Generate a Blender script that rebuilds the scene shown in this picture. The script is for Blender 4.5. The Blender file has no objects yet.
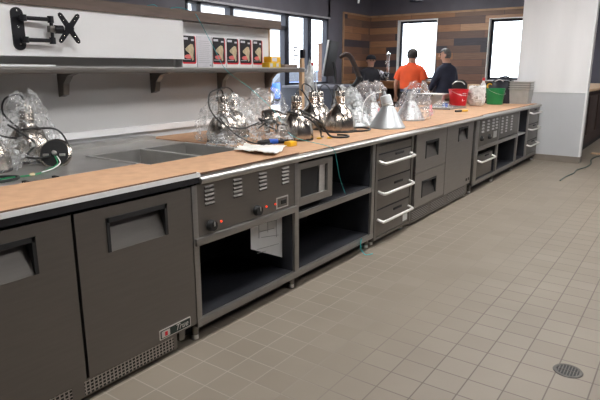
import bpy, bmesh, math, random
from mathutils import Vector, Matrix, noise
random.seed(7)
PI = math.pi
S = bpy.context.scene
COL = S.collection
S.view_settings.view_transform = 'Standard'
S.view_settings.look = 'None'
S.view_settings.gamma = 1
S.view_settings.use_curve_mapping = False
S.view_settings.exposure = 0.0

# ------------------------------------------------------------------ materials
def nm(name):
    m = bpy.data.materials.new(name); m.use_nodes = True
    nt = m.node_tree; b = nt.nodes['Principled BSDF']
    return m, nt, b
def nd(nt, t, **kw):
    n = nt.nodes.new(t)
    for k, v in kw.items():
        if k.startswith('i_'): n.inputs[k[2:].replace('_', ' ')].default_value = v
        else: setattr(n, k, v)
    return n
def mat(name, col, rough=.5, metal=0., var=.08, scale=8., bump=0., spec=None, stretch=(1, 1, 1), coat=0):
    m, nt, b = nm(name)
    tc = nd(nt, 'ShaderNodeTexCoord'); mp = nd(nt, 'ShaderNodeMapping')
    mp.inputs['Scale'].default_value = stretch
    nt.links.new(tc.outputs['Object'], mp.inputs['Vector'])
    ns = nd(nt, 'ShaderNodeTexNoise', i_Scale=scale, i_Detail=4.)
    nt.links.new(mp.outputs[0], ns.inputs['Vector'])
    r = nd(nt, 'ShaderNodeValToRGB')
    c = Vector(col)
    r.color_ramp.elements[0].position = .3; r.color_ramp.elements[1].position = .7
    r.color_ramp.elements[0].color = (*[max(0, x * (1 - var)) for x in c], 1)
    r.color_ramp.elements[1].color = (*[min(1, x * (1 + var)) for x in c], 1)
    nt.links.new(ns.outputs[0], r.inputs[0]); nt.links.new(r.outputs[0], b.inputs['Base Color'])
    b.inputs['Roughness'].default_value = rough; b.inputs['Metallic'].default_value = metal
    if spec is not None: b.inputs['Specular IOR Level'].default_value = spec
    if coat: b.inputs['Coat Weight'].default_value = coat
    if bump:
        bp = nd(nt, 'ShaderNodeBump', i_Strength=bump, i_Distance=.01)
        nt.links.new(ns.outputs[0], bp.inputs['Height']); nt.links.new(bp.outputs[0], b.inputs['Normal'])
    return m
M = {}
M['steel'] = mat('brushed_steel', (.205, .191, .178), .42, .9, .035, 6, stretch=(1, 1, 12))
M['steel_light'] = mat('polished_steel_edge', (.70, .69, .68), .36, .8, .06, 10, stretch=(1, 1, 8))
M['steel_mid'] = mat('bright_brushed_steel', (.33, .315, .30), .42, .9, .04, 6, stretch=(1, 1, 12))
M['edge'] = mat('rolled_steel_edge', (.50, .485, .465), .34, .95, .05, 6)
M['drainring'] = mat('worn_drain_ring', (.13, .12, .11), .6, .6, .2, 30)
M['louver'] = mat('pressed_steel_louvre', (.42, .40, .38), .4, .85, .06, 10)
M['steel_top'] = mat('steel_worktop', (.50, .49, .475), .36, .8, .1, 5)
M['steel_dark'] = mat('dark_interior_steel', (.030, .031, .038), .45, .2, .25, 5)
M['handle'] = mat('satin_chrome_handle', (.80, .78, .75), .35, .5, .03, 8)
M['chrome'] = mat('chrome', (.86, .85, .82), .24, 1., .03, 8)
M['nickel'] = mat('polished_nickel', (.50, .455, .41), .24, 1., .15, 14, stretch=(1, 1, .2))
M['alu'] = mat('satin_aluminium', (.50, .52, .535), .45, .85, .05, 8)
M['black'] = mat('black_plastic', (.012, .012, .013), .6, 0, .2, 20)
M['rubber'] = mat('black_rubber_cord', (.01, .01, .011), .5, 0, .2, 30)
M['mountblack'] = mat('black_powder_coat', (.009, .009, .013), .4, .2, .2, 30)
M['kraft'] = mat('brown_hardboard', (.56, .335, .20), .75, 0, .09, 14, .05)
M['kraft_edge'] = mat('hardboard_edge', (.17, .09, .055), .8, 0, .2, 20)
M['whitestrip'] = mat('white_edge_film', (.8, .8, .8), .4, 0, .05, 12)
M['wallwhite'] = mat('white_wall_paint', (.80, .80, .81), .6, 0, .02, 1.5)
M['wallgrey'] = mat('grey_wall_paint', (.48, .475, .475), .6, 0, .03, 1.2)  # darker grey than the white wall paint
M['wingpaint'] = mat('patched_wall_paint', (.78, .775, .78), .6, 0, .05, 1.3, stretch=(3, 3, .45))
M['wainscot'] = mat('white_wall_panel', (.56, .57, .59), .4, 0, .02, 3)
M['charcoal'] = mat('charcoal_paint', (.098, .094, .116), .6, 0, .15, 2)
M['navyframe'] = mat('dark_window_frame', (.012, .013, .024), .45, .2, .15, 10)
M['capbrown'] = mat('brown_wood_cap', (.11, .075, .06), .5, 0, .2, 6, stretch=(6, .6, 6))
M['pine'] = mat('bare_pine', (.62, .43, .27), .65, 0, .15, 5, stretch=(12, 12, 1))
M['trimwood'] = mat('oak_trim', (.36, .22, .13), .55, 0, .2, 6)
M['barwood'] = mat('bar_top_wood', (.34, .16, .07), .4, 0, .3, 4, stretch=(1, 8, 8))
M['darkwood'] = mat('dark_stained_wood', (.05, .03, .025), .65, 0, .3, 4, stretch=(6, 6, 1))
M['white'] = mat('white_plastic', (.82, .82, .82), .45, 0, .03, 10)
M['cloth'] = mat('white_cotton', (.86, .84, .80), .9, 0, .05, 40, .15)
M['paper'] = mat('white_paper', (.75, .76, .77), .8, 0, .02, 20)
M['printgrey'] = mat('grey_print', (.32, .32, .34), .8, 0, .1, 20)
M['red'] = mat('red_plastic', (.62, .012, .022), .35, 0, .06, 10)
M['green'] = mat('green_plastic', (.012, .23, .07), .35, 0, .08, 10)
M['yellow'] = mat('yellow_plastic', (.85, .47, .02), .4, 0, .06, 12)
M['yellowcard'] = mat('yellow_card', (.8, .52, .03), .6, 0, .1, 14)
M['blue'] = mat('blue_plastic', (.02, .12, .6), .35, 0, .1, 10)
M['teal'] = mat('teal_line', (.03, .42, .45), .4, 0, .1, 30)
M['cardgrey'] = mat('printed_white_card', (.62, .61, .65), .6, 0, .04, 12)
M['boxblack'] = mat('black_print', (.012, .011, .014), .35, 0, .2, 14)
M['boxred'] = mat('red_print', (.7, .02, .035), .4, 0, .1, 14)
M['boxsalmon'] = mat('salmon_print', (.75, .16, .15), .5, 0, .1, 14)
M['brass'] = mat('brass_print', (.56, .47, .30), .4, 0, .25, 30)
M['brownbox'] = mat('brown_card', (.22, .17, .14), .8, 0, .1, 10)
M['skin'] = mat('skin', (.47, .25, .17), .5, 0, .06, 12)
M['hair'] = mat('dark_hair', (.018, .012, .01), .6, 0, .3, 40, .2)
M['greyhair'] = mat('grey_hair', (.10, .095, .095), .6, 0, .3, 40, .2)
M['orange'] = mat('orange_cotton', (.72, .085, .02), .85, 0, .08, 8, .1)
M['denim'] = mat('blue_denim', (.035, .055, .11), .85, 0, .2, 30, .1)
M['navy'] = mat('navy_cloth', (.012, .015, .035), .75, 0, .2, 10, .1)
M['blackcloth'] = mat('black_cloth', (.007, .007, .012), .9, 0, .2, 10, .1)
M['shoe'] = mat('dark_leather', (.02, .017, .015), .5, 0, .2, 10)
M['carblue'] = mat('blue_car_paint', (.035, .13, .55), .2, .2, .1, 4, coat=.5)
M['cardark'] = mat('car_glass', (.02, .03, .05), .08, 0, .1, 4)
M['tyre'] = mat('tyre_rubber', (.012, .012, .012), .8, 0, .2, 20)
M['asphalt'] = mat('pale_concrete', (.55, .54, .52), .9, 0, .1, .6)
M['fascia'] = mat('grey_fascia_paint', (.045, .047, .062), .8, 0, .1, 1)
M['stucco'] = mat('pale_stucco', (.55, .56, .62), .9, 0, .06, 1)
M['fencewood'] = mat('fence_boards', (.10, .05, .03), .8, 0, .25, 3, stretch=(1, 1, 9))
M['bagblack'] = mat('black_nylon', (.012, .012, .02), .5, 0, .3, 8, .3)
M['crate'] = mat('grey_tote_plastic', (.42, .42, .41), .4, .3, .1, 12)
M['whitebag'] = mat('white_wrap_paper', (.72, .70, .68), .55, 0, .1, 7, .4)
M['basetile'] = mat('taupe_base_tile', (.24, .205, .175), .5, 0, .1, 5)
M['greenwire'] = mat('green_wire', (.02, .30, .12), .5, 0, .1, 10)
M['tan'] = mat('tan_wire_nut', (.62, .50, .30), .5, 0, .1, 10)
M['cordgreen'] = mat('dark_green_cord', (.045, .075, .07), .5, 0, .1, 10)
M['redwood'] = mat('red_brown_panel', (.22, .05, .03), .5, 0, .2, 8)
M['pinkprint'] = mat('pink_print', (.72, .22, .24), .6, 0, .5, 25)

def emit(name, col, st):
    m, nt, b = nm(name)
    b.inputs['Base Color'].default_value = (*col, 1)
    b.inputs['Emission Color'].default_value = (*col, 1); b.inputs['Emission Strength'].default_value = st
    ns = nd(nt, 'ShaderNodeTexNoise', i_Scale=3.)
    mx = nd(nt, 'ShaderNodeMapRange'); mx.inputs[3].default_value = .4; mx.inputs[4].default_value = .45
    nt.links.new(ns.outputs[0], mx.inputs[0]); nt.links.new(mx.outputs[0], b.inputs['Roughness'])
    return m
M['lampglow'] = emit('ceiling_diffuser', (1, .985, .965), 28.)
M['lampdim'] = emit('dim_ceiling_diffuser', (1, .985, .965), 18.)
M['redglow'] = emit('red_indicator_light', (1, .06, .02), 1.2)

def film(name, lo, hi, col=(.9, .92, .93), scale=16., rough=.12):
    m = bpy.data.materials.new(name); m.use_nodes = True; nt = m.node_tree
    nt.nodes.clear()
    out = nd(nt, 'ShaderNodeOutputMaterial'); mx = nd(nt, 'ShaderNodeMixShader')
    tr = nd(nt, 'ShaderNodeBsdfTransparent'); gl = nd(nt, 'ShaderNodeBsdfPrincipled')
    gl.inputs['Base Color'].default_value = (*col, 1); gl.inputs['Roughness'].default_value = rough
    gl.inputs['Specular IOR Level'].default_value = 1.
    tc = nd(nt, 'ShaderNodeTexCoord')
    ns = nd(nt, 'ShaderNodeTexNoise', i_Scale=scale, i_Detail=3., i_Distortion=1.5)
    nt.links.new(tc.outputs['Object'], ns.inputs['Vector'])
    mr = nd(nt, 'ShaderNodeMapRange'); mr.inputs[1].default_value = .45; mr.inputs[2].default_value = .72
    mr.inputs[3].default_value = lo; mr.inputs[4].default_value = hi
    nt.links.new(ns.outputs[0], mr.inputs[0])
    bp = nd(nt, 'ShaderNodeBump', i_Strength=.8, i_Distance=.02)
    nt.links.new(ns.outputs[0], bp.inputs['Height']); nt.links.new(bp.outputs[0], gl.inputs['Normal'])
    nt.links.new(mr.outputs[0], mx.inputs[0]); nt.links.new(tr.outputs[0], mx.inputs[1]); nt.links.new(gl.outputs[0], mx.inputs[2])
    nt.links.new(mx.outputs[0], out.inputs[0])
    return m
M['film'] = film('clear_poly_film', .06, .58)
M['filmgrey'] = film('frosted_poly_film', .35, .8, (.72, .75, .76), 14, .25)
M['filmpink'] = film('printed_poly_film', .10, .5, (.9, .85, .86), 18)
def glass():
    m = bpy.data.materials.new('window_glass'); m.use_nodes = True; nt = m.node_tree; nt.nodes.clear()
    out = nd(nt, 'ShaderNodeOutputMaterial'); mx = nd(nt, 'ShaderNodeMixShader')
    tr = nd(nt, 'ShaderNodeBsdfTransparent'); tr.inputs[0].default_value = (.93, .95, .97, 1)
    gl = nd(nt, 'ShaderNodeBsdfGlossy'); gl.inputs['Roughness'].default_value = .02
    lw = nd(nt, 'ShaderNodeLayerWeight', i_Blend=.5); pw = nd(nt, 'ShaderNodeMath', operation='POWER'); pw.inputs[1].default_value = 4.
    fr = nd(nt, 'ShaderNodeMapRange'); fr.inputs[3].default_value = .04; fr.inputs[4].default_value = .7
    nt.links.new(lw.outputs['Facing'], pw.inputs[0]); nt.links.new(pw.outputs[0], fr.inputs[0]); nt.links.new(fr.outputs[0], mx.inputs[0]); nt.links.new(tr.outputs[0], mx.inputs[1]); nt.links.new(gl.outputs[0], mx.inputs[2])
    nt.links.new(mx.outputs[0], out.inputs[0]); return m
M['glass'] = glass()

def floor_mat():
    m, nt, b = nm('quarry_tile_floor')
    tc = nd(nt, 'ShaderNodeTexCoord'); mp = nd(nt, 'ShaderNodeMapping')
    mp.inputs['Location'].default_value = (.048 + .163 * 60, -.065 + .1525 * 60, 0)
    nt.links.new(tc.outputs['Object'], mp.inputs['Vector'])
    br = nd(nt, 'ShaderNodeTexBrick', offset=0., squash=1.)
    br.inputs['Scale'].default_value = 1; br.inputs['Mortar Size'].default_value = .0034
    br.inputs['Mortar Smooth'].default_value = .3; br.inputs['Bias'].default_value = 0
    br.inputs['Brick Width'].default_value = .163; br.inputs['Row Height'].default_value = .1525
    br.inputs['Color1'].default_value = (.245, .207, .166, 1); br.inputs['Color2'].default_value = (.266, .226, .183, 1)
    nt.links.new(mp.outputs[0], br.inputs['Vector'])
    # grout: pale beside the counters, dark in the walkway
    sx = nd(nt, 'ShaderNodeSeparateXYZ'); nt.links.new(tc.outputs['Object'], sx.inputs[0])
    n1 = nd(nt, 'ShaderNodeTexNoise', i_Scale=1.1, i_Detail=3.); nt.links.new(tc.outputs['Object'], n1.inputs['Vector'])
    ad = nd(nt, 'ShaderNodeMath', operation='MULTIPLY_ADD'); ad.inputs[1].default_value = .9
    nt.links.new(n1.outputs[0], ad.inputs[0]); nt.links.new(sx.outputs[0], ad.inputs[2])
    mr = nd(nt, 'ShaderNodeMapRange'); mr.inputs[1].default_value = -1.25; mr.inputs[2].default_value = -.35
    nt.links.new(ad.outputs[0], mr.inputs[0])
    gr = nd(nt, 'ShaderNodeValToRGB')
    gr.color_ramp.elements[0].color = (.35, .305, .255, 1); gr.color_ramp.elements[1].color = (.13, .10, .085, 1)
    nt.links.new(mr.outputs[0], gr.inputs[0]); nt.links.new(gr.outputs[0], br.inputs['Mortar'])
    n2 = nd(nt, 'ShaderNodeTexNoise', i_Scale=2.2, i_Detail=6.); nt.links.new(tc.outputs['Object'], n2.inputs['Vector'])
    r2 = nd(nt, 'ShaderNodeMapRange'); r2.inputs[3].default_value = .82; r2.inputs[4].default_value = 1.12
    nt.links.new(n2.outputs[0], r2.inputs[0])
    mu = nd(nt, 'ShaderNodeMix', data_type='RGBA', blend_type='MULTIPLY'); mu.inputs[0].default_value = 1
    nt.links.new(br.outputs[0], mu.inputs[6]); nt.links.new(r2.outputs[0], mu.inputs[7])
    nt.links.new(mu.outputs[2], b.inputs['Base Color'])
    b.inputs['Roughness'].default_value = .5; b.inputs['Specular IOR Level'].default_value = .35
    bp = nd(nt, 'ShaderNodeBump', i_Strength=.25, i_Distance=.003, invert=True)
    nt.links.new(br.outputs['Fac'], bp.inputs['Height']); nt.links.new(bp.outputs[0], b.inputs['Normal'])
    return m
M['floor'] = floor_mat()
def plank_mat(name, axis):
    m, nt, b = nm(name)
    tc = nd(nt, 'ShaderNodeTexCoord'); sx = nd(nt, 'ShaderNodeSeparateXYZ'); cb = nd(nt, 'ShaderNodeCombineXYZ')
    nt.links.new(tc.outputs['Object'], sx.inputs[0])
    nt.links.new(sx.outputs[axis], cb.inputs[0]); nt.links.new(sx.outputs[2], cb.inputs[1])
    mp = nd(nt, 'ShaderNodeMapping'); mp.inputs['Location'].default_value = (20.3, 10.05, 0)
    nt.links.new(cb.outputs[0], mp.inputs['Vector'])
    br = nd(nt, 'ShaderNodeTexBrick', offset=.37, offset_frequency=2, squash=.72, squash_frequency=3)
    br.inputs['Scale'].default_value = 1; br.inputs['Mortar Size'].default_value = .003
    br.inputs['Brick Width'].default_value = 1.05; br.inputs['Row Height'].default_value = .152
    br.inputs['Color1'].default_value = (0, 0, 0, 1); br.inputs['Color2'].default_value = (1, 1, 1, 1); br.inputs['Mortar'].default_value = (0, 0, 0, 1)
    nt.links.new(mp.outputs[0], br.inputs['Vector'])
    r = nd(nt, 'ShaderNodeValToRGB'); r.color_ramp.interpolation = 'CONSTANT'
    e = r.color_ramp.elements
    cols = [(0, (.045, .04, .052)), (.26, (.17, .09, .062)), (.40, (.27, .135, .07)), (.52, (.12, .075, .06)), (.62, (.31, .16, .085)), (.76, (.17, .10, .07)), (.88, (.36, .21, .125))]
    e[0].position = 0; e[0].color = (*cols[0][1], 1); e[1].position = cols[1][0]; e[1].color = (*cols[1][1], 1)
    for p, c in cols[2:]:
        q = e.new(p); q.color = (*c, 1)
    nt.links.new(br.outputs[0], r.inputs[0])
    m2 = nd(nt, 'ShaderNodeMapping'); m2.inputs['Scale'].default_value = (1.2, 26, 1); nt.links.new(cb.outputs[0], m2.inputs['Vector'])
    ns = nd(nt, 'ShaderNodeTexNoise', i_Scale=2.5, i_Detail=5.); nt.links.new(m2.outputs[0], ns.inputs['Vector'])
    mr = nd(nt, 'ShaderNodeMapRange'); mr.inputs[3].default_value = .5; mr.inputs[4].default_value = 1.45; nt.links.new(ns.outputs[0], mr.inputs[0])
    mu = nd(nt, 'ShaderNodeMix', data_type='RGBA', blend_type='MULTIPLY'); mu.inputs[0].default_value = 1
    nt.links.new(r.outputs[0], mu.inputs[6]); nt.links.new(mr.outputs[0], mu.inputs[7]); nt.links.new(mu.outputs[2], b.inputs['Base Color'])
    b.inputs['Roughness'].default_value = .55
    return m
M['planks_x'] = plank_mat('reclaimed_planks_back', 0)
M['planks_y'] = plank_mat('reclaimed_planks_side', 1)
def grid_mat(name, cell, hole, base, dark, axes=(1, 2), off=(0, 0)):
    """square perforations in sheet steel"""
    m, nt, b = nm(name)
    tc = nd(nt, 'ShaderNodeTexCoord'); sx = nd(nt, 'ShaderNodeSeparateXYZ'); nt.links.new(tc.outputs['Object'], sx.inputs[0])
    fs = []
    for i, a in enumerate(axes):
        d = nd(nt, 'ShaderNodeMath', operation='MULTIPLY_ADD'); d.inputs[1].default_value = 1 / cell[i]; d.inputs[2].default_value = 50 + off[i]; nt.links.new(sx.outputs[a], d.inputs[0])
        f = nd(nt, 'ShaderNodeMath', operation='FRACT'); nt.links.new(d.outputs[0], f.inputs[0])
        g = nd(nt, 'ShaderNodeMath', operation='LESS_THAN'); g.inputs[1].default_value = hole[i]; nt.links.new(f.outputs[0], g.inputs[0]); fs.append(g)
    mu = nd(nt, 'ShaderNodeMath', operation='MULTIPLY'); nt.links.new(fs[0].outputs[0], mu.inputs[0]); nt.links.new(fs[1].outputs[0], mu.inputs[1])
    mx = nd(nt, 'ShaderNodeMix', data_type='RGBA'); nt.links.new(mu.outputs[0], mx.inputs[0])
    mx.inputs[6].default_value = (*base, 1); mx.inputs[7].default_value = (*dark, 1)
    nt.links.new(mx.outputs[2], b.inputs['Base Color'])
    iv = nd(nt, 'ShaderNodeMath', operation='SUBTRACT'); iv.inputs[0].default_value = .75; nt.links.new(mu.outputs[0], iv.inputs[1]); nt.links.new(iv.outputs[0], b.inputs['Metallic'])
    b.inputs['Roughness'].default_value = .45
    return m
M['perf'] = grid_mat('perforated_steel', (.0205, .0165), (.66, .66), (.46, .43, .40), (.006, .006, .006))
M['slats'] = grid_mat('slotted_steel', (5., .017), (2., .5), (.36, .345, .33), (.02, .02, .02))
def plaid():
    m, nt, b = nm('black_white_plaid')
    tc = nd(nt, 'ShaderNodeTexCoord'); ck = nd(nt, 'ShaderNodeTexChecker', i_Scale=18.)
    ck.inputs[1].default_value = (.5, .5, .55, 1); ck.inputs[2].default_value = (.02, .02, .03, 1)
    nt.links.new(tc.outputs['Object'], ck.inputs['Vector']); nt.links.new(ck.outputs[0], b.inputs['Base Color']); b.inputs['Roughness'].default_value = .9
    return m
M['plaid'] = plaid()

# ------------------------------------------------------------------ mesh helpers
WL = {}
def woff(o):
    return WL.get(o.name, Vector((0, 0, 0))) if o else Vector((0, 0, 0))
class MB:
    def __init__(s): s.bm = bmesh.new()
    def box(s, x0, x1, y0, y1, z0, z1, bev=0):
        b = s.bm
        vs = [b.verts.new((x, y, z)) for x in (x0, x1) for y in (y0, y1) for z in (z0, z1)]
        f = [(0, 1, 3, 2), (4, 6, 7, 5), (0, 4, 5, 1), (2, 3, 7, 6), (0, 2, 6, 4), (1, 5, 7, 3)]
        fs = [b.faces.new([vs[i] for i in q]) for q in f]
        bmesh.ops.recalc_face_normals(b, faces=fs)
        if bev:
            es = list({e for q in fs for e in q.edges})
            bmesh.ops.bevel(b, geom=es, offset=bev, segments=2, affect='EDGES', profile=.6)
        return s
    def prism(s, pts, vec):
        """closed polygon pts extruded by vec"""
        b = s.bm; v = Vector(vec)
        a = [b.verts.new(p) for p in pts]; c = [b.verts.new(Vector(p) + v) for p in pts]
        n = len(pts); fs = [b.faces.new(a), b.faces.new(c[::-1])]
        for i in range(n): fs.append(b.faces.new([a[i], c[i], c[(i + 1) % n], a[(i + 1) % n]]))
        bmesh.ops.recalc_face_normals(b, faces=fs); return s
    def face(s, pts):
        s.bm.faces.new([s.bm.verts.new(p) for p in pts]); return s
    def lathe(s, prof, c=(0, 0, 0), mtx=None, n=28, ry=1., flute=0, nf=0):
        b = s.bm; rings = []
        mt = mtx or Matrix.Identity(4); c = Vector(c)
        for r, z in prof:
            if r < 1e-5: rings.append([b.verts.new(c + mt @ Vector((0, 0, z)))])
            else:
                rings.append([b.verts.new(c + mt @ Vector((math.cos(2 * PI * k / n) * r * (1 + flute * math.cos(nf * 2 * PI * k / n)), math.sin(2 * PI * k / n) * r * ry * (1 + flute * math.cos(nf * 2 * PI * k / n)), z))) for k in range(n)])
        fs = []
        for a, d in zip(rings, rings[1:]):
            for k in range(n):
                k2 = (k + 1) % n
                if len(a) == 1 and len(d) == 1: continue
                if len(a) == 1: fs.append(b.faces.new([a[0], d[k], d[k2]]))
                elif len(d) == 1: fs.append(b.faces.new([a[k], a[k2], d[0]]))
                else: fs.append(b.faces.new([a[k], a[k2], d[k2], d[k]]))
        bmesh.ops.recalc_face_normals(b, faces=fs); return s
    def tube(s, pts, r, n=8, smooth=0, caps=True):
        P = [Vector(p) for p in pts]
        R = list(r) if isinstance(r, (list, tuple)) else [r] * len(P)
        if smooth:
            Q, RR = [], []
            for i in range(len(P) - 1):
                p0 = P[max(i - 1, 0)]; p1 = P[i]; p2 = P[i + 1]; p3 = P[min(i + 2, len(P) - 1)]
                for k in range(smooth):
                    t = k / smooth
                    Q.append(.5 * ((2 * p1) + (p2 - p0) * t + (2 * p0 - 5 * p1 + 4 * p2 - p3) * t * t + (3 * p1 - p0 - 3 * p2 + p3) * t ** 3)); RR.append(R[i] * (1 - t) + R[i + 1] * t)
            Q.append(P[-1]); RR.append(R[-1]); P, R = Q, RR
        b = s.bm; rings = []
        t0 = (P[1] - P[0]).normalized()
        u = t0.orthogonal().normalized()
        for i, p in enumerate(P):
            t = (P[min(i + 1, len(P) - 1)] - P[max(i - 1, 0)])
            t = t.normalized() if t.length > 1e-9 else t0
            u = (u - t * u.dot(t)); u = u.normalized() if u.length > 1e-6 else t.orthogonal().normalized()
            w = t.cross(u)
            rings.append([b.verts.new(p + (u * math.cos(2 * PI * k / n) + w * math.sin(2 * PI * k / n)) * R[i]) for k in range(n)])
        fs = []
        for a, d in zip(rings, rings[1:]):
            for k in range(n): fs.append(b.faces.new([a[k], a[(k + 1) % n], d[(k + 1) % n], d[k]]))
        if caps: fs += [b.faces.new(rings[0][::-1]), b.faces.new(rings[-1])]
        bmesh.ops.recalc_face_normals(b, faces=fs); return s
    def rings(s, secs, n=20, caps=True):
        """loft of horizontal ellipses (centre, rx, ry)"""
        b = s.bm; R = []
        for c, rx, ry in secs: R.append([b.verts.new((c[0] + math.cos(2 * PI * k / n) * rx, c[1] + math.sin(2 * PI * k / n) * ry, c[2])) for k in range(n)])
        fs = []
        for a, d in zip(R, R[1:]):
            for k in range(n): fs.append(b.faces.new([a[k], a[(k + 1) % n], d[(k + 1) % n], d[k]]))
        if caps: fs += [b.faces.new(R[0][::-1]), b.faces.new(R[-1])]
        bmesh.ops.recalc_face_normals(b, faces=fs); return s
    def ball(s, c, rx, ry=None, rz=None, n=14):
        ry = ry or rx; rz = rz or rx
        prof = [(math.sin(PI * k / 9), -math.cos(PI * k / 9)) for k in range(10)]
        prof[0] = (0, -1); prof[-1] = (0, 1)
        m = Matrix.Diagonal((rx, ry, rz, 1)); return s.lathe(prof, c, m, n)
    def build(s, name, m, parent=None, smooth=False, kind=None, subsurf=0, at=None):
        me = bpy.data.meshes.new(name)
        off = woff(parent) if parent else (Vector(at) if at else Vector((0, 0, 0)))
        if off.length: bmesh.ops.translate(s.bm, verts=s.bm.verts, vec=-off)
        s.bm.to_mesh(me); s.bm.free()
        me.materials.append(m)
        if smooth:
            me.shade_smooth()
            try: me.set_sharp_from_angle(angle=math.radians(40))
            except Exception: pass
        o = bpy.data.objects.new(name, me); COL.objects.link(o)
        if parent: o.parent = parent
        elif at: o.location = at
        WL[o.name] = off.copy()
        if kind: o['kind'] = kind
        if subsurf:
            d = o.modifiers.new('Subdivision', 'SUBSURF'); d.levels = subsurf; d.render_levels = subsurf
        return o
def thing(name, label, cat, loc, group=None):
    o = bpy.data.objects.new(name, None); COL.objects.link(o); o.location = loc; o.empty_display_size = .1
    WL[o.name] = Vector(loc)
    o['label'] = label; o['category'] = cat
    if group: o['group'] = group
    return o
def tag(o, label, cat, group=None, kind=None):
    o['label'] = label; o['category'] = cat
    if group: o['group'] = group
    if kind: o['kind'] = kind
    return o
def B(name, m, p, *a, bev=0, kind=None): return MB().box(*a, bev=bev).build(name, m, p, kind=kind, smooth=bool(bev))
def struct(name, mb, m): return mb.build(name, m, None, kind='structure')
def copy_tree(o, parent=None):
    c = o.copy(); COL.objects.link(c)
    if parent: c.parent = parent
    for ch in list(o.children): copy_tree(ch, c)
    return c
FACE = Matrix(((0, 0, 1, 0), (1, 0, 0, 0), (0, 1, 0, 0), (0, 0, 0, 1)))   # lettering facing +X
def text(name, body, size, m, parent, c, shear=0., bold=0., ext=.001):
    cu = bpy.data.curves.new(name, 'FONT'); cu.body = body; cu.size = size; cu.shear = shear; cu.offset = bold
    cu.extrude = ext; cu.align_x = 'CENTER'; cu.align_y = 'CENTER'; cu.resolution_u = 3
    tmp = bpy.data.objects.new(name, cu)
    me = bpy.data.meshes.new_from_object(tmp); bpy.data.objects.remove(tmp); bpy.data.curves.remove(cu)
    me.transform(Matrix.Translation(Vector(c) - woff(parent)) @ FACE)
    me.materials.clear(); me.materials.append(m); me.name = name
    o = bpy.data.objects.new(name, me); COL.objects.link(o); o.parent = parent; return o
def rrect(y0, y1, z0, z1, r, x, n=5):
    pts = []
    for cy, cz, a0 in ((y1 - r, z1 - r, 0), (y0 + r, z1 - r, 90), (y0 + r, z0 + r, 180), (y1 - r, z0 + r, 270)):
        for k in range(n + 1):
            a = math.radians(a0 + 90 * k / n); pts.append((x, cy + r * math.cos(a), cz + r * math.sin(a)))
    return pts

# ------------------------------------------------------------------ the room
YB, XL, XP = 12.3, -6.69, -3.55
struct('floor', MB().box(XL, 4, -3, 17, -.1, 0), M['floor'])
struct('ceiling', MB().box(XL - .2, 4, -3, 17, 3.25, 3.4), M['charcoal'])
struct('wall_right', MB().box(3.8, 4, -3, 17, 0, 3.25), M['charcoal'])
struct('wall_near', MB().box(XL, 3.8, -3.2, -3, 0, 3.25), M['wallgrey'])
struct('wall_far', MB().box(-3.07, 3.8, 16.8, 17, 0, 3.25), M['charcoal'])
# left wall with the shop front opening
w = MB().box(XL - .15, XL, -3, 6.28, 0, 3.25).box(XL - .15, XL, 6.28, 10.5, 2.5, 3.25).box(XL - .15, XL, 8.92, 10.5, 0, 1.14).box(XL - .15, XL, 10.42, 12.45, 0, 3.25)
wl = struct('wall_left', w, M['charcoal'])
B('wood_paneling', M['planks_y'], wl, XL, XL + .02, 11.06, YB - .02, .3, 2.66)
mb = MB().box(XL, XL + .03, 11.03, YB - .03, 2.66, 2.70).box(XL, XL + .03, 11.02, 11.06, .3, 2.70); mb.build('panel_trim', M['trimwood'], wl)
# back wall with two windows
w1, w2 = (-5.93, -4.95), (-3.80, -3.07)
wb = MB().box(XL - .15, w1[0], YB, YB + .15, 0, 3.25).box(w1[1], w2[0], YB, YB + .15, 0, 3.25).box(w1[0], w1[1], YB, YB + .15, 2.56, 3.25).box(w2[0], -2.35, YB, YB + .15, 2.50, 3.25).box(w1[0], w1[1], YB, YB + .15, 0, 1.2).box(w2[0], -2.35, YB, YB + .15, 0, 1.2).box(w2[1], -2.35, YB, YB + .15, 1.2, 2.5)
wb = struct('wall_back', wb, M['charcoal'])
pn = MB().box(XL, w1[0], YB - .02, YB, .3, 2.66).box(w1[1], w2[0], YB - .02, YB, .3, 2.66).box(w1[0], w1[1], YB - .02, YB, 2.56, 2.66).box(w2[0], -3.0, YB - .02, YB, 2.50, 2.66).box(w1[0], w1[1], YB - .02, YB, .3, 1.2).box(w2[0], -3.0, YB - .02, YB, .3, 1.2)
pn.build('wood_paneling', M['planks_x'], wb)
MB().box(XL + .03, -2.9, YB - .03, YB, 2.66, 2.70).build('panel_trim', M['trimwood'], wb)
def window(n, x0, x1, z0, z1):
    e = bpy.data.objects.new('window_%d' % n, None); COL.objects.link(e); e.location = (x0, YB, z0); e['kind'] = 'structure'; WL[e.name] = Vector((x0, YB, z0))
    MB().box(x0, x0 + .02, YB - .035, YB + .15, z0, z1).box(x1 - .02, x1, YB - .035, YB + .15, z0, z1).box(x0, x1, YB - .035, YB + .15, z1 - .02, z1).box(x0, x1, YB - .035, YB + .15, z0, z0 + .02).build('casing', M['trimwood'] if n < 0 else M['white'], e)
    a, b = x0 + .02, x1 - .02
    MB().box(a, a + .05, YB + .08, YB + .13, z0, z1).box(b - .04, b, YB + .08, YB + .13, z0, z1).box(a, b, YB + .08, YB + .13, z1 - .07, z1).box(a, b, YB + .08, YB + .13, z0, z0 + .07).build('window_frame', M['navyframe'], e)
    B('pane', M['glass'], e, a + .04, b - .04, YB + .10, YB + .106, z0 + .06, z1 - .06)
window(1, w1[0], w1[1], 1.2, 2.56)
window(2, w2[0], w2[1], 1.2, 2.50)
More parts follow.
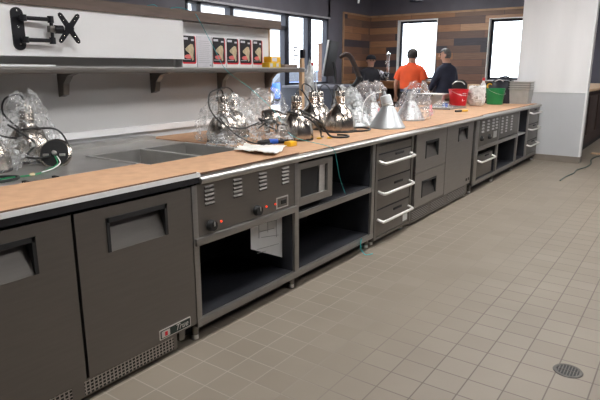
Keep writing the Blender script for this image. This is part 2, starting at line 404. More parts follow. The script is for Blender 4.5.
# shop front
def sf(n, y0, y1, z0, z1, fr=.05, name='window_%d'):
    nme = name % n
    e = bpy.data.objects.new(nme, None); COL.objects.link(e); e.location = (XL - .06, y0, z0); e['kind'] = 'structure'; WL[e.name] = Vector((XL - .06, y0, z0))
    x0, x1 = XL - .11, XL + .01
    MB().box(x0, x1, y0, y0 + fr, z0, z1).box(x0, x1, y1 - fr, y1, z0, z1).box(x0, x1, y0, y1, z1 - .04, z1).box(x0, x1, y0, y1, z0, z0 + .04).build('window_frame', M['navyframe'], e)
    B('pane', M['glass'], e, XL - .06, XL - .053, y0 + fr * .8, y1 - fr * .8, z0 + .03, z1 - .03)
    return e
sf(3, 6.28, 6.56, 2.22, 2.5); sf(4, 6.56, 7.34, 2.22, 2.5); sf(5, 7.34, 8.92, 2.22, 2.5)
sf(6, 8.92, 9.70, 1.14, 2.5, .07); sf(7, 9.70, 10.42, 1.14, 2.5, .07)
d1 = sf(1, 6.28, 7.60, 0, 2.22, .08, 'door_%d'); d2 = sf(2, 7.60, 8.92, 0, 2.22, .08, 'door_%d')
for d, y in ((d1, 7.5), (d2, 7.7)): MB().tube([(XL + .06, y, .9), (XL + .06, y, 1.3)], .012).build('door_handle', M['chrome'], d)
MB().box(XL, XL + .04, 6.2, 10.45, 2.50, 2.535).build('header_strip', M['printgrey'], wl)
gl = MB()
for i, (z, ww) in enumerate(((1.98, .05), (1.86, .14), (1.80, .10), (1.70, .16), (1.62, .08))):
    y = 9.20 + .02 * (i % 2); gl.box(XL - .052, XL - .050, y, y + ww, z, z + .035)
o = gl.build('window_lettering', M['printgrey']); tag(o, 'small dark lettering on the shop front glass', 'lettering')

# partition wall behind the counter
YE = 4.42
wp = struct('wall_partition', MB().box(XP - .14, XP, -2.9, YE, 0, 1.83), M['wallgrey'])
B('upper_panel', M['wallwhite'], wp, XP, XP + .13, -1, 3.175, 1.515, 1.83)
B('upper_band', M['wallwhite'], wp, XP, XP + .004, 3.175, YE, 1.43, 1.83)
B('wall_cap', M['capbrown'], wp, XP - .2, XP + .145, -2.9, YE + .03, 1.82, 1.895)
B('stud_end', M['pine'], wp, XP - .14, XP, YE, YE + .04, .9, 1.82)
B('ledge', M['wallwhite'], wp, XP, XP + .035, .0, 4.2, .955, 1.0)
B('backsplash', M['wainscot'], wp, XP, XP + .01, .0, 4.2, .88, .955)

# white wing wall at the end of the line
YW = 9.45
ww = struct('wall_wing', MB().box(-2.40, -1.36, YW, YW + .13, .0, 3.25), M['wingpaint'])
B('wainscot_panel', M['wainscot'], ww, -2.40, -1.355, YW - .006, YW, .1, 1.085)
MB().box(-2.40, -1.35, YW - .016, YW, 1.085, 1.10).build('chair_rail', M['white'], ww)
MB().box(-1.375, -1.35, YW - .012, YW + .14, .1, 3.2).build('corner_bead', M['white'], ww)
struct('baseboard_wing', MB().box(-2.36, -1.345, YW - .02, YW + .14, 0, .10), M['basetile'])
# dark wood service counter beyond the wing wall
sc = thing('service_counter', 'dark stained wood counter seen past the right edge of the white wing wall', 'counter', (-1.75, 12.4, 0))
MB().box(-2.2, -1.52, 9.72, 15.2, .12, 1.08).build('body', M['darkwood'], sc)
for k in range(5): B('panel', M['darkwood'], sc, -1.52, -1.50, 9.85 + k * 1.05, 10.75 + k * 1.05, .3, .98, bev=.01)
B('toe_kick', M['black'], sc, -2.15, -1.56, 9.75, 15.2, 0, .12)
B('counter_top', M['pine'], sc, -2.25, -1.42, 9.68, 15.25, 1.08, 1.115)
o = MB().box(-1.75, -1.66, 10.0, 10.1, 1.115, 1.42, bev=.01).build('cardboard_tube_box', M['pine'], smooth=True); tag(o, 'upright tan carton standing on the dark wood counter by the white wall', 'box')
o = MB().box(-1.72, -1.5, 10.25, 10.6, 1.115, 1.16, bev=.005).build('tan_block', M['pine'], smooth=True); tag(o, 'flat tan carton lying on the dark wood counter behind the wing wall', 'box')
o = MB().box(-1.36, 3.7, 10.66, 10.82, 0, .012).build('trim_1', M['pine']); o['kind'] = 'structure'

# floor drain
fd = thing('floor_drain', 'round metal floor drain with slotted grate set in the tiles', 'drain', (-.327, 2.71, 0))
MB().lathe([(.051, .0015), (.053, .004), (.064, .004), (.068, 0)], (-.327, 2.71, 0), n=36).build('ring', M['drainring'], fd, smooth=True)
MB().lathe([(0, .0012), (.055, .0012)], (-.327, 2.71, 0), n=36).build('pit', M['black'], fd)
g = MB()
for k in range(-3, 4):
    h = math.sqrt(max(0, .052 ** 2 - (k * .0135) ** 2))
    g.box(-.327 + k * .0135 - .0022, -.327 + k * .0135 + .0022, 2.71 - h, 2.71 + h, .0015, .004)
g.box(-.378, -.276, 2.708, 2.712, .0015, .004); g.build('grate', M['drainring'], fd)
# cord on the floor
o = MB().tube([(-1.31, 7.76, .008), (-1.30, 8.1, .008), (-1.26, 8.45, .008), (-1.27, 8.75, .008), (-1.2, 9.1, .008), (-1.19, 9.5, .008), (-1.25, 9.95, .008), (-1.2, 10.4, .008), (-.95, 11.2, .02), (-.6, 12, .008)], .009, smooth=5).build('extension_cord', M['cordgreen'], smooth=True)
tag(o, 'dark green cord snaking over the floor tiles beside the white wing wall', 'cord')

# ------------------------------------------------------------------ cooking line
FX = -2.0
def recess_panel(mb_face, y0, y1, z0, z1, hy0, hy1, hz0, hz1, x=FX, th=.022):
    """flat front with a rectangular hole, as eight boxes' worth of frame"""
    mb_face.box(x - th, x, y0, hy0, z0, z1).box(x - th, x, hy1, y1, z0, z1).box(x - th, x, hy0, hy1, z0, hz0).box(x - th, x, hy0, hy1, hz1, z1)
def recess_parts(parent, hy0, hy1, hz0, hz1, d=.05, x=FX, t=.017):
    # black liner: top and two side cheeks, and the sloping scoop plate
    m = MB()
    m.prism([(x - d - .005, hy0 - .001, hz1 + .004), (x + .004, hy0 - .001, hz1 + .004), (x + .004, hy0 - .001, hz1 - t), (x - d - .005, hy0 - .001, hz1 - t)], (0, hy1 - hy0 + .002, 0))
    for ya, yb in ((hy0 - .002, hy0 + t * .8), (hy1 - t * .8, hy1 + .002)):
        m.prism([(x + .004, ya, hz1 + .004), (x - d, ya, hz1 + .004), (x - .004, ya, hz0), (x + .004, ya, hz0)], (0, yb - ya, 0))
    m.build('handle_recess', M['black'], parent)
    MB().prism([(x - d, hy0, hz1 - t), (x - d - .004, hy0, hz1 - t), (x - .006, hy0, hz0 - .002), (x - .001, hy0, hz0 - .002)], (0, hy1 - hy0, 0)).build('scoop_plate', M['steel'], parent)
def front(parent, name, y0, y1, z0, z1, h, x=FX, d=.05, m_='steel'):
    m = MB(); recess_panel(m, y0, y1, z0, z1, *h, x=x)
    f = m.build(name, M[m_], parent); WL[f.name] = woff(parent)
    recess_parts(f, *h, d=d, x=x); return f
# near refrigerator
u1 = thing('undercounter_refrigerator', 'two door stainless undercounter refrigerator nearest the camera with perforated kick grille', 'refrigerator', (-2.35, 1.18, 0))
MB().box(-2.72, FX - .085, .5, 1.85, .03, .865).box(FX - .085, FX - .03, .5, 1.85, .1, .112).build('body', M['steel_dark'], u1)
dl = front(u1, 'door', .53, 1.197, .115, .856, (.70, 1.04, .655, .803))
dr = front(u1, 'door', 1.212, 1.855, .115, .856, (1.36, 1.695, .652, .803))
B('gasket', M['black'], u1, FX - .085, FX - .066, .53, 1.85, .13, .872)
bd = MB().prism(rrect(1.603, 1.81, .124, .176, .004, FX), (.004, 0, 0)).build('name_badge', M['steel_light'], dr); WL[bd.name] = woff(u1)
MB().prism(rrect(1.608, 1.805, .129, .171, .003, FX + .004), (.001, 0, 0)).build('badge_field', mat('badge_dark', (.02, .035, .03), .4), bd)
text('badge_lettering', 'True', .044, M['steel_light'], bd, (FX + .0055, 1.745, .151), shear=.35)
MB().prism(rrect(1.615, 1.668, .133, .167, .003, FX + .005), (.001, 0, 0)).build('badge_emblem', M['steel_light'], bd)
MB().prism(rrect(1.635, 1.652, .138, .160, .002, FX + .006), (.001, 0, 0)).build('badge_emblem_mark', M['boxred'], bd)
gr = MB().box(FX - .03, FX - .012, .5, 1.725, .028, .108).build('grille', M['steel'], u1); WL[gr.name] = woff(u1)
MB().box(FX - .012, FX - .011, .53, 1.13, .034, .10).build('perforated_sheet', M['perf'], gr)
MB().box(FX - .012, FX - .011, 1.19, 1.70, .034, .10).build('perforated_sheet', M['perf'], gr)
MB().box(FX - .05, FX - .005, 1.735, 1.775, .06, .115, bev=.005).build('hinge', M['steel'], u1, smooth=True)
for y in (.58, 1.66):
    MB().tube([(-2.1, y, 0), (-2.1, y, .03)], .02).build('foot', M['black'], u1); MB().tube([(-2.6, y, 0), (-2.6, y, .03)], .02).build('foot', M['black'], u1)

def louver(parent, yc, z0, z1, n=5, w=.07, x=FX, m_='steel'):
    m = MB(); st = (z1 - z0) / n; dk = MB()
    for k in range(n):
        z = z0 + st * k
        m.prism([(x, yc - w / 2, z + .002), (x + .006, yc - w / 2, z + .005), (x + .0045, yc - w / 2, z + .009), (x, yc - w / 2, z + st * .75)], (0, w, 0))
        dk.box(x, x + .0006, yc - w / 2, yc + w / 2, z - .002, z + .0025)
    v = m.build('louver_vent', M[m_], parent); WL[v.name] = woff(parent)
    dk.build('slot', M['black'], v)
    return v
def knob(parent, y, z, x=FX, r=.021):
    rot = Matrix.Rotation(PI / 2, 4, 'Y')
    k = MB().lathe([(r * 1.05, 0), (r * 1.05, .006), (r, .01), (r * .9, .028), (0, .03)], (x, y, z), rot, 18).build('knob', M['black'], parent, smooth=True); WL[k.name] = woff(parent)
    MB().box(x + .028, x + .033, y - .003, y + .003, z, z + r * .8).build('pointer', M['steel_light'], k)
def light(parent, y, z, x=FX):
    rot = Matrix.Rotation(PI / 2, 4, 'Y')
    MB().lathe([(.006, 0), (.006, .004), (0, .006)], (x, y, z), rot, 12).build('indicator_light', M['redglow'], parent, smooth=True)
def leg(parent, x, y, h):
    l = MB().tube([(x, y, .03), (x, y, h)], .021, 14).build('leg', M['steel'], parent, smooth=True); WL[l.name] = woff(parent)
    MB().lathe([(.012, 0), (.02, .004), (.018, .035), (.012, .04)], (x, y, 0), n=14).build('levelling_foot', M['steel_light'], l, smooth=True)
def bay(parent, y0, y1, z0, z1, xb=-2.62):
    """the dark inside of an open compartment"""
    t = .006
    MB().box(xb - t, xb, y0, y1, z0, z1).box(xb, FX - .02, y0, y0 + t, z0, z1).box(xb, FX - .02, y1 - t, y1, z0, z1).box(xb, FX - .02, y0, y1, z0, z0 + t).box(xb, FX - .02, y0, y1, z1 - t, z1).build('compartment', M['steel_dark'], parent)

# heated serving table
u2 = thing('heated_serving_table', 'open stainless serving table with two knobs, louvres and dark shelves below', 'serving table', (-2.35, 2.85, 0))
for y0, y1 in ((1.862, 1.90), (2.745, 2.79), (3.785, 3.832)): B('post', M['steel_mid'], u2, FX - .03, FX, y0, y1, .085, .861, bev=.003)
B('control_panel', M['steel'], u2, FX - .02, FX - .004, 1.90, 2.745, .585, .865)
B('panel_ledge', M['steel_mid'], u2, FX - .03, FX + .015, 1.87, 2.76, .542, .582, bev=.004)
for y in (1.99, 2.21, 2.43, 2.65): louver(u2, y, .74, .852, x=FX - .004)
knob(u2, 1.99, .628, FX - .004, .03); knob(u2, 2.37, .63, FX - .004, .03); light(u2, 2.07, .632, FX - .004); light(u2, 2.46, .634, FX - .004)
sw = MB().box(FX - .004, FX - .001, 2.555, 2.675, .597, .668).build('switch_plate', M['steel_light'], u2); WL[sw.name] = woff(u2)
MB().box(FX - .001, FX + .0005, 2.565, 2.665, .605, .66).build('switch_recess', M['steel'], sw); MB().box(FX, FX + .006, 2.60, 2.645, .622, .645).build('rocker', M['black'], sw)
light(u2, 2.545, .632, FX - .004)
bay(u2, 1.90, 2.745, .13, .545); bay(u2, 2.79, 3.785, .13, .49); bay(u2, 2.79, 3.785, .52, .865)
B('bottom_rail', M['steel_mid'], u2, FX - .03, FX + .002, 1.862, 3.832, .088, .132, bev=.003)
B('shelf_rail', M['steel_mid'], u2, FX - .03, FX - .002, 2.79, 3.785, .482, .522, bev=.003)
fb = MB(); recess_panel(fb, 2.79, 3.20, .565, .845, 2.815, 3.14, .615, .805, x=FX - .005, th=.02)
hb = fb.build('heater_box', M['steel_mid'], u2); WL[hb.name] = woff(u2)
MB().box(-2.3, FX - .03, 2.80, 3.19, .58, .84).build('heater_box_inside', M['black'], hb)
MB().box(FX - .03, FX - .022, 3.06, 3.13, .615, .80).build('terminal_plate', M['steel_light'], hb)
B('underside_shade_panel', M['black'], u2, -2.13, -2.12, 1.87, 3.83, 0, .088)  # black sheet added as the deep shade under the table
for x in (-2.05, -2.58):
    for y in (1.885, 2.77, 3.80): leg(u2, x, y, .09)
o = MB()
o.prism([(-2.125, 2.45, .538), (-2.10, 2.735, .538), (-2.10, 2.735, .215), (-2.125, 2.45, .345)], (.002, 0, 0))
pp = o.build('spec_sheet', M['paper'], at=(-2.12, 2.55, .55)); tag(pp, 'white printed sheet hanging in the dark bay under the serving table controls', 'paper')
WL[pp.name] = Vector((-2.12, 2.55, .55))
def on_sheet(y, z, dx=.003): return (-2.125 + (y + .10 - 2.45) * .025 / .285 + dx, y + .10, z - .03)
pr = MB()
for (ya, za, yb, zb) in ((2.42, .52, 2.58, .515), (2.42, .47, 2.56, .465), (2.58, .515, 2.58, .40), (2.42, .52, 2.42, .43), (2.44, .43, 2.60, .41), (2.40, .36, 2.60, .35), (2.50, .56, 2.50, .45), (2.40, .335, 2.48, .33)):
    pr.tube([on_sheet(ya, za), on_sheet(yb, zb)], .0018, 4)
pr.build('printed_drawing', M['printgrey'], pp)

# drawer warmer
def bar_handle(parent, y0, y1, z, x, out=.055, r=.0125):
    MB().tube([(x, y0, z + .012), (x + out * .7, y0 + .004, z), (x + out, y0 + .035, z - .004), (x + out, (y0 + y1) / 2, z - .004), (x + out, y1 - .035, z - .004), (x + out * .7, y1 - .004, z), (x, y1, z + .012)], r, 10, smooth=4).build('handle', M['handle'], parent, smooth=True)
def drawer(parent, y0, y1, z0, z1, hz, x=FX, dark=True):
    d = MB().box(x - .4, x - .004, y0, y1, z0, z1, bev=.003).build('drawer', M['steel'], parent, smooth=True); WL[d.name] = woff(parent)
    bar_handle(d, y0 + .02, y1 - .02, hz, x - .004)
    MB().box(x - .006, x - .001, y0, y1, z1 - .004, z1 + .006).build('seam', M['black'], d)
    yc = y0 + (y1 - y0) * .62
    MB().box(x - .004, x + .004, yc - .08, yc + .08, hz + .032, hz + .052, bev=.003).build('latch', M['black'], d, smooth=True)
u3 = thing('drawer_warmer', 'stainless three drawer warmer with chrome loop handles beside the serving table', 'drawer unit', (-2.35, 4.2, 0))
MB().box(-2.72, FX - .41, 3.845, 4.56, .06, .868).box(-2.72, FX, 3.845, 3.885, .055, .868).box(-2.72, FX, 4.52, 4.56, .055, .868).box(-2.72, FX, 3.885, 4.52, .055, .075).box(-2.72, FX - .03, 3.885, 4.52, .835, .868).build('body', M['steel'], u3)
B('control_strip', M['steel'], u3, FX - .03, FX - .006, 3.885, 4.52, .775, .835)
drawer(u3, 3.888, 4.518, .565, .768, .70); drawer(u3, 3.888, 4.518, .315, .557, .45); drawer(u3, 3.888, 4.518, .08, .307, .215)
B('gap_filler', M['redwood'], u3, -2.3, -2.06, 4.56, 4.592, .2, .8)
B('rating_label', M['white'], u3, FX - .004, FX - .003, 4.40, 4.49, .10, .16)
B('underside_shade_panel', M['black'], u3, -2.13, -2.12, 3.85, 4.56, 0, .06)  # added black sheet, stands in for shade below the drawers
for x in (-2.06, -2.6):
    for y in (3.90, 4.48): leg(u3, x, y, .06)

# refrigerator with drawers
u4 = thing('drawer_refrigerator', 'stainless refrigerator with two drawers left of one tall door, mid counter', 'refrigerator', (-2.35, 5.4, 0))
MB().box(-2.72, FX - .065, 4.6, 6.2, .035, .87).build('body', M['steel_dark'], u4)
front(u4, 'drawer', 4.625, 5.365, .502, .866, (4.84, 5.155, .615, .775), m_='steel_mid')  # lighter steel paints stronger light onto these fronts
front(u4, 'drawer', 4.625, 5.365, .17, .496, (4.79, 5.14, .245, .402), m_='steel_mid')
front(u4, 'door', 5.375, 6.19, .16, .868, (5.71, 6.0, .685, .828), m_='steel_mid')
k4 = MB().box(FX - .03, FX - .014, 4.6, 6.13, .03, .158).build('kick_panel', M['steel'], u4); WL[k4.name] = woff(u4)
for a, b in ((4.62, 5.0), (5.06, 5.44), (5.52, 6.05)): MB().box(FX - .014, FX - .012, a, b, .05, .145).build('louvre', M['slats'], k4)
B('small_badge', M['black'], u4, FX, FX + .002, 6.04, 6.09, .20, .23); B('small_badge', M['black'], u4, FX, FX + .002, 6.12, 6.15, .20, .23)
for x in (-2.06, -2.6):
    for y in (4.66, 6.165): leg(u4, x, y, .036)

# far serving table
u5 = thing('far_serving_table', 'long stainless serving table at far end with louvres, open bays and end drawers', 'serving table', (-2.35, 7.9, 0))
for y0, y1 in ((6.29, 6.40), (7.17, 7.23), (8.12, 8.19), (8.70, 8.755), (9.375, 9.41)): B('post', M['steel_mid'], u5, FX - .03, FX, y0, y1, .1, .861, bev=.003)
B('control_panel', M['steel'], u5, FX - .02, FX - .004, 6.40, 7.17, .54, .868)
B('control_panel', M['steel'], u5, FX - .02, FX - .004, 7.23, 8.12, .56, .868)
for y in (6.55, 6.75, 6.95, 7.1): louver(u5, y, .70, .85, 4, .09, FX - .004, 'steel_light')
for y in (7.35, 7.55, 7.8): louver(u5, y, .62, .84, 6, .08, FX - .004, 'steel_light')
knob(u5, 6.5, .64, FX - .004, .03); knob(u5, 6.8, .635, FX - .004, .03)
B('switch_plate', M['steel_light'], u5, FX - .004, FX, 6.98, 7.12, .60, .68)
B('shelf_rail', M['steel_mid'], u5, FX - .03, FX + .006, 6.40, 8.12, .50, .545, bev=.003)
B('bottom_rail', M['steel_mid'], u5, FX - .03, FX + .002, 6.29, 9.41, .10, .145, bev=.003)
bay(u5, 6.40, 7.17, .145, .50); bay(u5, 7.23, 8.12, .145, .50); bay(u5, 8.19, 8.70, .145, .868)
B('small_shelf', M['steel_light'], u5, FX - .3, FX - .02, 8.20, 8.69, .50, .52)
drawer(u5, 6.47, 7.08, .16, .43, .36, FX - .02)
for a, b, h in ((.63, .865, .79), (.38, .62, .545), (.15, .37, .30)): drawer(u5, 8.76, 9.37, a, b, h)
B('underside_shade_panel', M['black'], u5, -2.13, -2.12, 6.3, 9.4, 0, .10)  # black sheet standing in for the shade under the far table
for x in (-2.05, -2.6):
    for y in (6.33, 7.2, 8.155, 9.38): leg(u5, x, y, .1)

# worktops
def edge(m, y0, y1, x=FX, z0=.862, z1=.902):
    pts = [(x - .05, y0, z1), (x + .008, y0, z1), (x + .018, y0, z1 - .008), (x + .022, y0, (z0 + z1) / 2), (x + .018, y0, z0 + .006), (x + .006, y0, z0), (x - .01, y0, z0)]
    m.prism(pts, (0, y1 - y0, 0))
XB = XP
def plate(m, x0, x1, y0, y1): m.box(max(x0, XP + .012), x1, y0, y1, .872, .90)
# slab 1 + 2 hold the sink: the openings are left free
t1 = thing('near_worktop', 'grey steel worktop over the near refrigerator with the drainboard behind its hardboard strip', 'worktop', (-2.8, 1.1, .872))
m = MB(); plate(m, XB, FX, .25, 1.90); m.build('slab', M['steel_top'], t1)
m = MB(); m.box(FX - .02, FX + .012, .25, 1.915, .903, .925); m.build('white_front_strip', M['whitestrip'], t1)
m = MB(); m.box(FX - .03, FX + .004, .25, 1.915, .872, .903); m.build('dark_front_rail', M['steel_dark'], t1)
t2 = thing('serving_worktop', 'steel worktop with rolled front edge over the near serving table and drawer warmer', 'worktop', (-2.8, 3.4, .872))
m = MB(); plate(m, -2.47, FX - .01, 1.90, 2.80); plate(m, XB, -3.05, 1.90, 2.80); plate(m, -3.05, -2.47, 1.90, 2.0); plate(m, XB, FX - .01, 2.80, 4.83); m.box(-3.05, -2.47, 2.385, 2.405, .872, .90)
m.build('slab', M['steel_top'], t2)
m = MB(); edge(m, 1.915, 4.83); m.build('rolled_edge', M['edge'], t2, smooth=True)
t3 = thing('mid_worktop', 'steel worktop over the drawer refrigerator with bright front edge', 'worktop', (-2.8, 5.7, .872))
m = MB(); plate(m, XB, FX - .01, 4.83, 6.5); m.build('slab', M['steel_top'], t3); m = MB(); edge(m, 4.83, 6.5, z0=.868); m.build('rolled_edge', M['edge'], t3, smooth=True)
t4 = thing('far_worktop', 'steel worktop at the far end of the line with buckets on it', 'worktop', (-2.8, 8, .872))
m = MB(); plate(m, XB, FX - .01, 6.5, 9.42); m.build('slab', M['steel_top'], t4); m = MB(); edge(m, 6.5, 9.42); m.build('rolled_edge', M['edge'], t4, smooth=True)
# back row base so the worktops stand on something
bc = thing('back_base_cabinet', 'steel base cabinets carrying the rear half of the worktops', 'cabinet', (-3.1, 4.8, 0))
MB().box(XP + .02, -2.75, .25, 1.88, 0, .872).box(XP + .02, -2.75, 2.85, 9.4, 0, .872).box(XP + .02, -3.1, 1.88, 2.85, 0, .872).build('body', M['steel_dark'], bc)
# double sink
sk = thing('double_sink', 'two compartment steel sink let into the worktop behind the hardboard strip', 'sink', (-2.76, 2.4, .70))
def basin(y0, y1):
    t = .004; x0, x1, z0, z1 = -3.05, -2.47, .70, .901
    MB().box(x0, x1, y0, y1, z0, z0 + t).box(x0, x0 + t, y0, y1, z0, z1).box(x1 - t, x1, y0, y1, z0, z1).box(x0, x1, y0, y0 + t, z0, z1).box(x0, x1, y1 - t, y1, z0, z1).build('basin', M['steel_top'], sk)
basin(2.0, 2.385); basin(2.405, 2.80)
rm = MB()
for a in ((-3.07, -3.045, 1.98, 2.82), (-2.475, -2.45, 1.98, 2.82), (-3.07, -2.45, 1.98, 2.003), (-3.07, -2.45, 2.797, 2.82), (-3.05, -2.47, 2.38, 2.41)): rm.box(*a, .90, .906, bev=.002)
rm.build('rim', M['steel_light'], sk, smooth=True)
MB().box(-3.52, -3.40, 1.95, 2.82, .90, .925, bev=.004).build('rear_rail', M['steel_top'], sk, smooth=True)

# hardboard laid over the tops
def board(y0, y1, x0, x1, z, label, hole=None):
    m = MB(); m.box(x0, x1, y0, y1, z, z + .007)
    o = m.build('hardboard_sheet', M['kraft'], at=((x0 + x1) / 2, (y0 + y1) / 2, z)); tag(o, label, 'board'); WL[o.name] = Vector(o.location)
    MB().box(x1, x1 + .003, y0, y1, z - .0005, z + .0065).build('front_edge', M['kraft_edge'], o)
board(.25, 1.895, -2.43, FX + .004, .925, 'brown hardboard strip laid along the front of the near refrigerator top')
board(1.897, 2.83, -2.44, FX - .03, .9065, 'brown hardboard strip in front of the sink under the white cloth')
board(2.84, 4.85, -3.50, FX - .03, .9005, 'wide brown hardboard sheet under the chrome bell lamps')
board(4.86, 6.55, -3.50, FX - .015, .9005, 'brown hardboard sheet under the bagged cone lamp, over the drawer refrigerator')
board(6.56, 9.40, -3.50, FX - .05, .9005, 'brown hardboard sheet at far end under the buckets and grey totes')
ZB = .9075

# ------------------------------------------------------------------ shelf on the partition
sh = thing('wall_shelf', 'long stainless shelf with rolled front edge bracketed to the white partition', 'shelf', (-3.4, 2.8, 1.41))
MB().box(XP, -3.29, .2, 4.62, 1.438, 1.45).build('shelf_plate', M['steel'], sh)
MB().box(-3.295, -3.27, .2, 4.66, 1.408, 1.445, bev=.006).build('front_lip', M['steel'], sh, smooth=True)
MB().box(-3.31, -3.268, .2, 4.66, 1.445, 1.453).build('bright_top_edge', M['steel_light'], sh)
for y in (.85, 2.13, 2.92, 3.68, 4.36):
    MB().prism([(XP, y, 1.436), (-3.30, y, 1.436), (-3.33, y, 1.415), (-3.43, y, 1.39), (-3.48, y, 1.34), (-3.495, y, 1.265), (XP, y, 1.25)], (0, .045, 0)).build('bracket', M['steel'], sh)
# product cartons on the shelf
def carton(y0, y1, label, front_art=True):
    x0, x1, z0, z1 = -3.535, -3.455, 1.45, 1.708
    t = thing('boxed_bulb', label, 'box', ((x0 + x1) / 2, (y0 + y1) / 2, z0), 'cartons on the steel shelf')
    MB().box(x0, x1, y0, y1, z0, z1, bev=.002).build('carton', M['white'] if front_art else M['cardgrey'], t, smooth=True)
    w = y1 - y0; x = x1
    if front_art:
        MB().prism(rrect(y0 + .002, y1 - .008, z0 + .030, z1 - .004, .016, x), (.001, 0, 0)).build('red_border', M['boxred'], t)
        MB().prism(rrect(y0 + .002, y1 - .017, z0 + .043, z1 - .004, .013, x + .001), (.001, 0, 0)).build('black_panel', M['boxblack'], t)
        c = (y0 + y1) / 2
        pts = [(.012, .19), (.03, .185), (.036, .15), (.030, .10), (.032, .065), (.020, .055), (.012, .085), (-.006, .118), (-.03, .135), (-.034, .15), (-.012, .172)]
        MB().prism([(x + .002, c + a * w / .12, z0 + b) for a, b in pts], (.001, 0, 0)).build('bulb_picture', M['brass'], t)
        MB().prism([(x + .002, c - .012 + .034 * math.cos(a * PI / 6) * w / .12, z0 + .088 + .018 * math.sin(a * PI / 6)) for a in range(12)], (.0006, 0, 0)).build('red_splash', M['boxsalmon'], t)
        MB().box(x + .002, x + .003, y0 + .012, y0 + w * .42, z0 + .222, z0 + .240).box(x + .002, x + .003, y1 - w * .36, y1 - .028, z0 + .214, z0 + .228).box(x + .002, x + .003, y0 + .012, y0 + w * .55, z0 + .062, z0 + .066).build('lettering', M['cardgrey'], t)
    else:
        m = MB()
        for k in range(12): m.box(x, x + .0006, y0 + .015, y1 - .015 - .01 * (k % 3), z0 + .04 + k * .016, z0 + .0425 + k * .016)
        m.box(x, x + .001, y1 - .03, y1 - .012, z0 + .014, z0 + .026); m.build('lettering', M['printgrey'], t)
carton(3.185, 3.347, 'black and red product carton half hidden behind the white panel, leftmost on the shelf')
carton(3.356, 3.528, 'pale grey carton turned to show its text side, between two black fronted cartons', False)
carton(3.538, 3.703, 'black and red carton right beside the pale grey text side carton')
carton(3.715, 3.878, 'black and red carton third from the right end of the carton row', True)
carton(3.890, 4.060, 'black and red carton second from the right end of the carton row')
carton(4.072, 4.223, 'black and red carton at right end of row beside the yellow boxes')
def small_box(nm_, m, y0, y1, x0, x1, z0, z1, label):
    t = thing(nm_, label, 'box', ((x0 + x1) / 2, (y0 + y1) / 2, z0), 'small boxes on the shelf end')
    MB().box(x0, x1, y0, y1, z0, z1, bev=.003).build('carton', m, t, smooth=True)
    MB().box(x1, x1 + .001, y0 + .015, y0 + (y1 - y0) * .6, z0 + .01, z1 - .008).build('label', M['cardgrey'], t)
small_box('yellow_box', M['yellowcard'], 4.20, 4.29, -3.45, -3.36, 1.45, 1.50, 'yellow carton on the shelf, left one of the lower pair')
small_box('yellow_box', M['yellowcard'], 4.295, 4.38, -3.45, -3.36, 1.45, 1.50, 'yellow carton on the shelf, right one of the lower pair')
small_box('yellow_box', M['yellow'], 4.23, 4.38, -3.45, -3.36, 1.501, 1.555, 'bright yellow carton lying on top of the two lower yellow cartons')
o = MB().box(-3.42, -3.32, 4.39, 4.61, 1.45, 1.485, bev=.004).build('brown_carton', M['brownbox'], smooth=True); tag(o, 'flat brown carton at the free end of the steel shelf', 'box')
o = MB().prism([(-3.47, 1.35, 1.45), (-3.31, 1.3, 1.45), (-3.30, 1.98, 1.45), (-3.45, 1.9, 1.45)], (0, 0, .012)).build('loose_papers', M['paper']); tag(o, 'white papers lying flat on the shelf below the black bracket', 'paper')

# tv bracket on the white panel
XW = XP + .13
tv = thing('tv_wall_bracket', 'black articulated television bracket screwed to the white panel', 'bracket', (XW, 1.95, 1.67))
wp_ = MB().prism(rrect(1.79, 1.865, 1.548, 1.80, .037, XW), (.012, 0, 0)).build('wall_plate', M['mountblack'], tv); WL[wp_.name] = woff(tv)
rotY = Matrix.Rotation(PI / 2, 4, 'Y')
for z in (1.585, 1.685, 1.78): MB().lathe([(.007, 0), (.006, .003), (0, .004)], (XW + .012, 1.828, z), rotY, 10).build('screw', M['chrome'], wp_, smooth=True)
for z in (1.738, 1.610):
    MB().tube([(XW + .045, 1.845, z - .018), (XW + .045, 1.845, z + .018)], .02, 14).box(XW + .01, XW + .045, 1.83, 1.86, z - .012, z + .012).build('pivot', M['mountblack'], tv, smooth=True)
    MB().tube([(XW + .045, 1.845, z), (XW + .06, 2.01, z)], .0125, 12).build('arm', M['mountblack'], tv, smooth=True)
    MB().tube([(XW + .06, 2.012, z - .02), (XW + .06, 2.012, z + .02)], .019, 14).build('pivot', M['mountblack'], tv, smooth=True)
MB().tube([(XW + .06, 2.014, 1.61), (XW + .06, 2.014, 1.745)], .011, 12).build('spindle', M['mountblack'], tv, smooth=True)
MB().box(XW + .045, XW + .08, 1.99, 2.04, 1.66, 1.70, bev=.004).build('swivel_block', M['steel'], tv, smooth=True)
MB().tube([(XW + .065, 2.03, 1.68), (XW + .075, 2.08, 1.68)], .026, 14).build('tilt_joint', M['mountblack'], tv, smooth=True)
c = Vector((XW + .09, 2.115, 1.69))
xp = MB(); ax = Vector((.10, .99, 0)).normalized(); up = Vector((.10, 0, 1)).normalized(); nn = ax.cross(up).normalized()
for sy in (-1, 1):
    for szz in (-1, 1):
        tip = c + ax * sy * .058 + up * szz * .080
        dv = (tip - c).normalized(); sd = dv.cross(nn).normalized() * .013
        e1 = tip + dv * .012
        xp.prism([c - sd * 1.4, c + sd * 1.4, tip + sd * 1.1, e1 + sd * .5, e1 - sd * .5, tip - sd * 1.1], nn * .006)
xp.prism([c + ax * math.cos(k * PI / 6) * .03 + up * math.sin(k * PI / 6) * .034 + nn * .001 for k in range(12)], nn * .007)
xpo = xp.build('vesa_plate', M['mountblack'], tv); WL[xpo.name] = woff(tv)
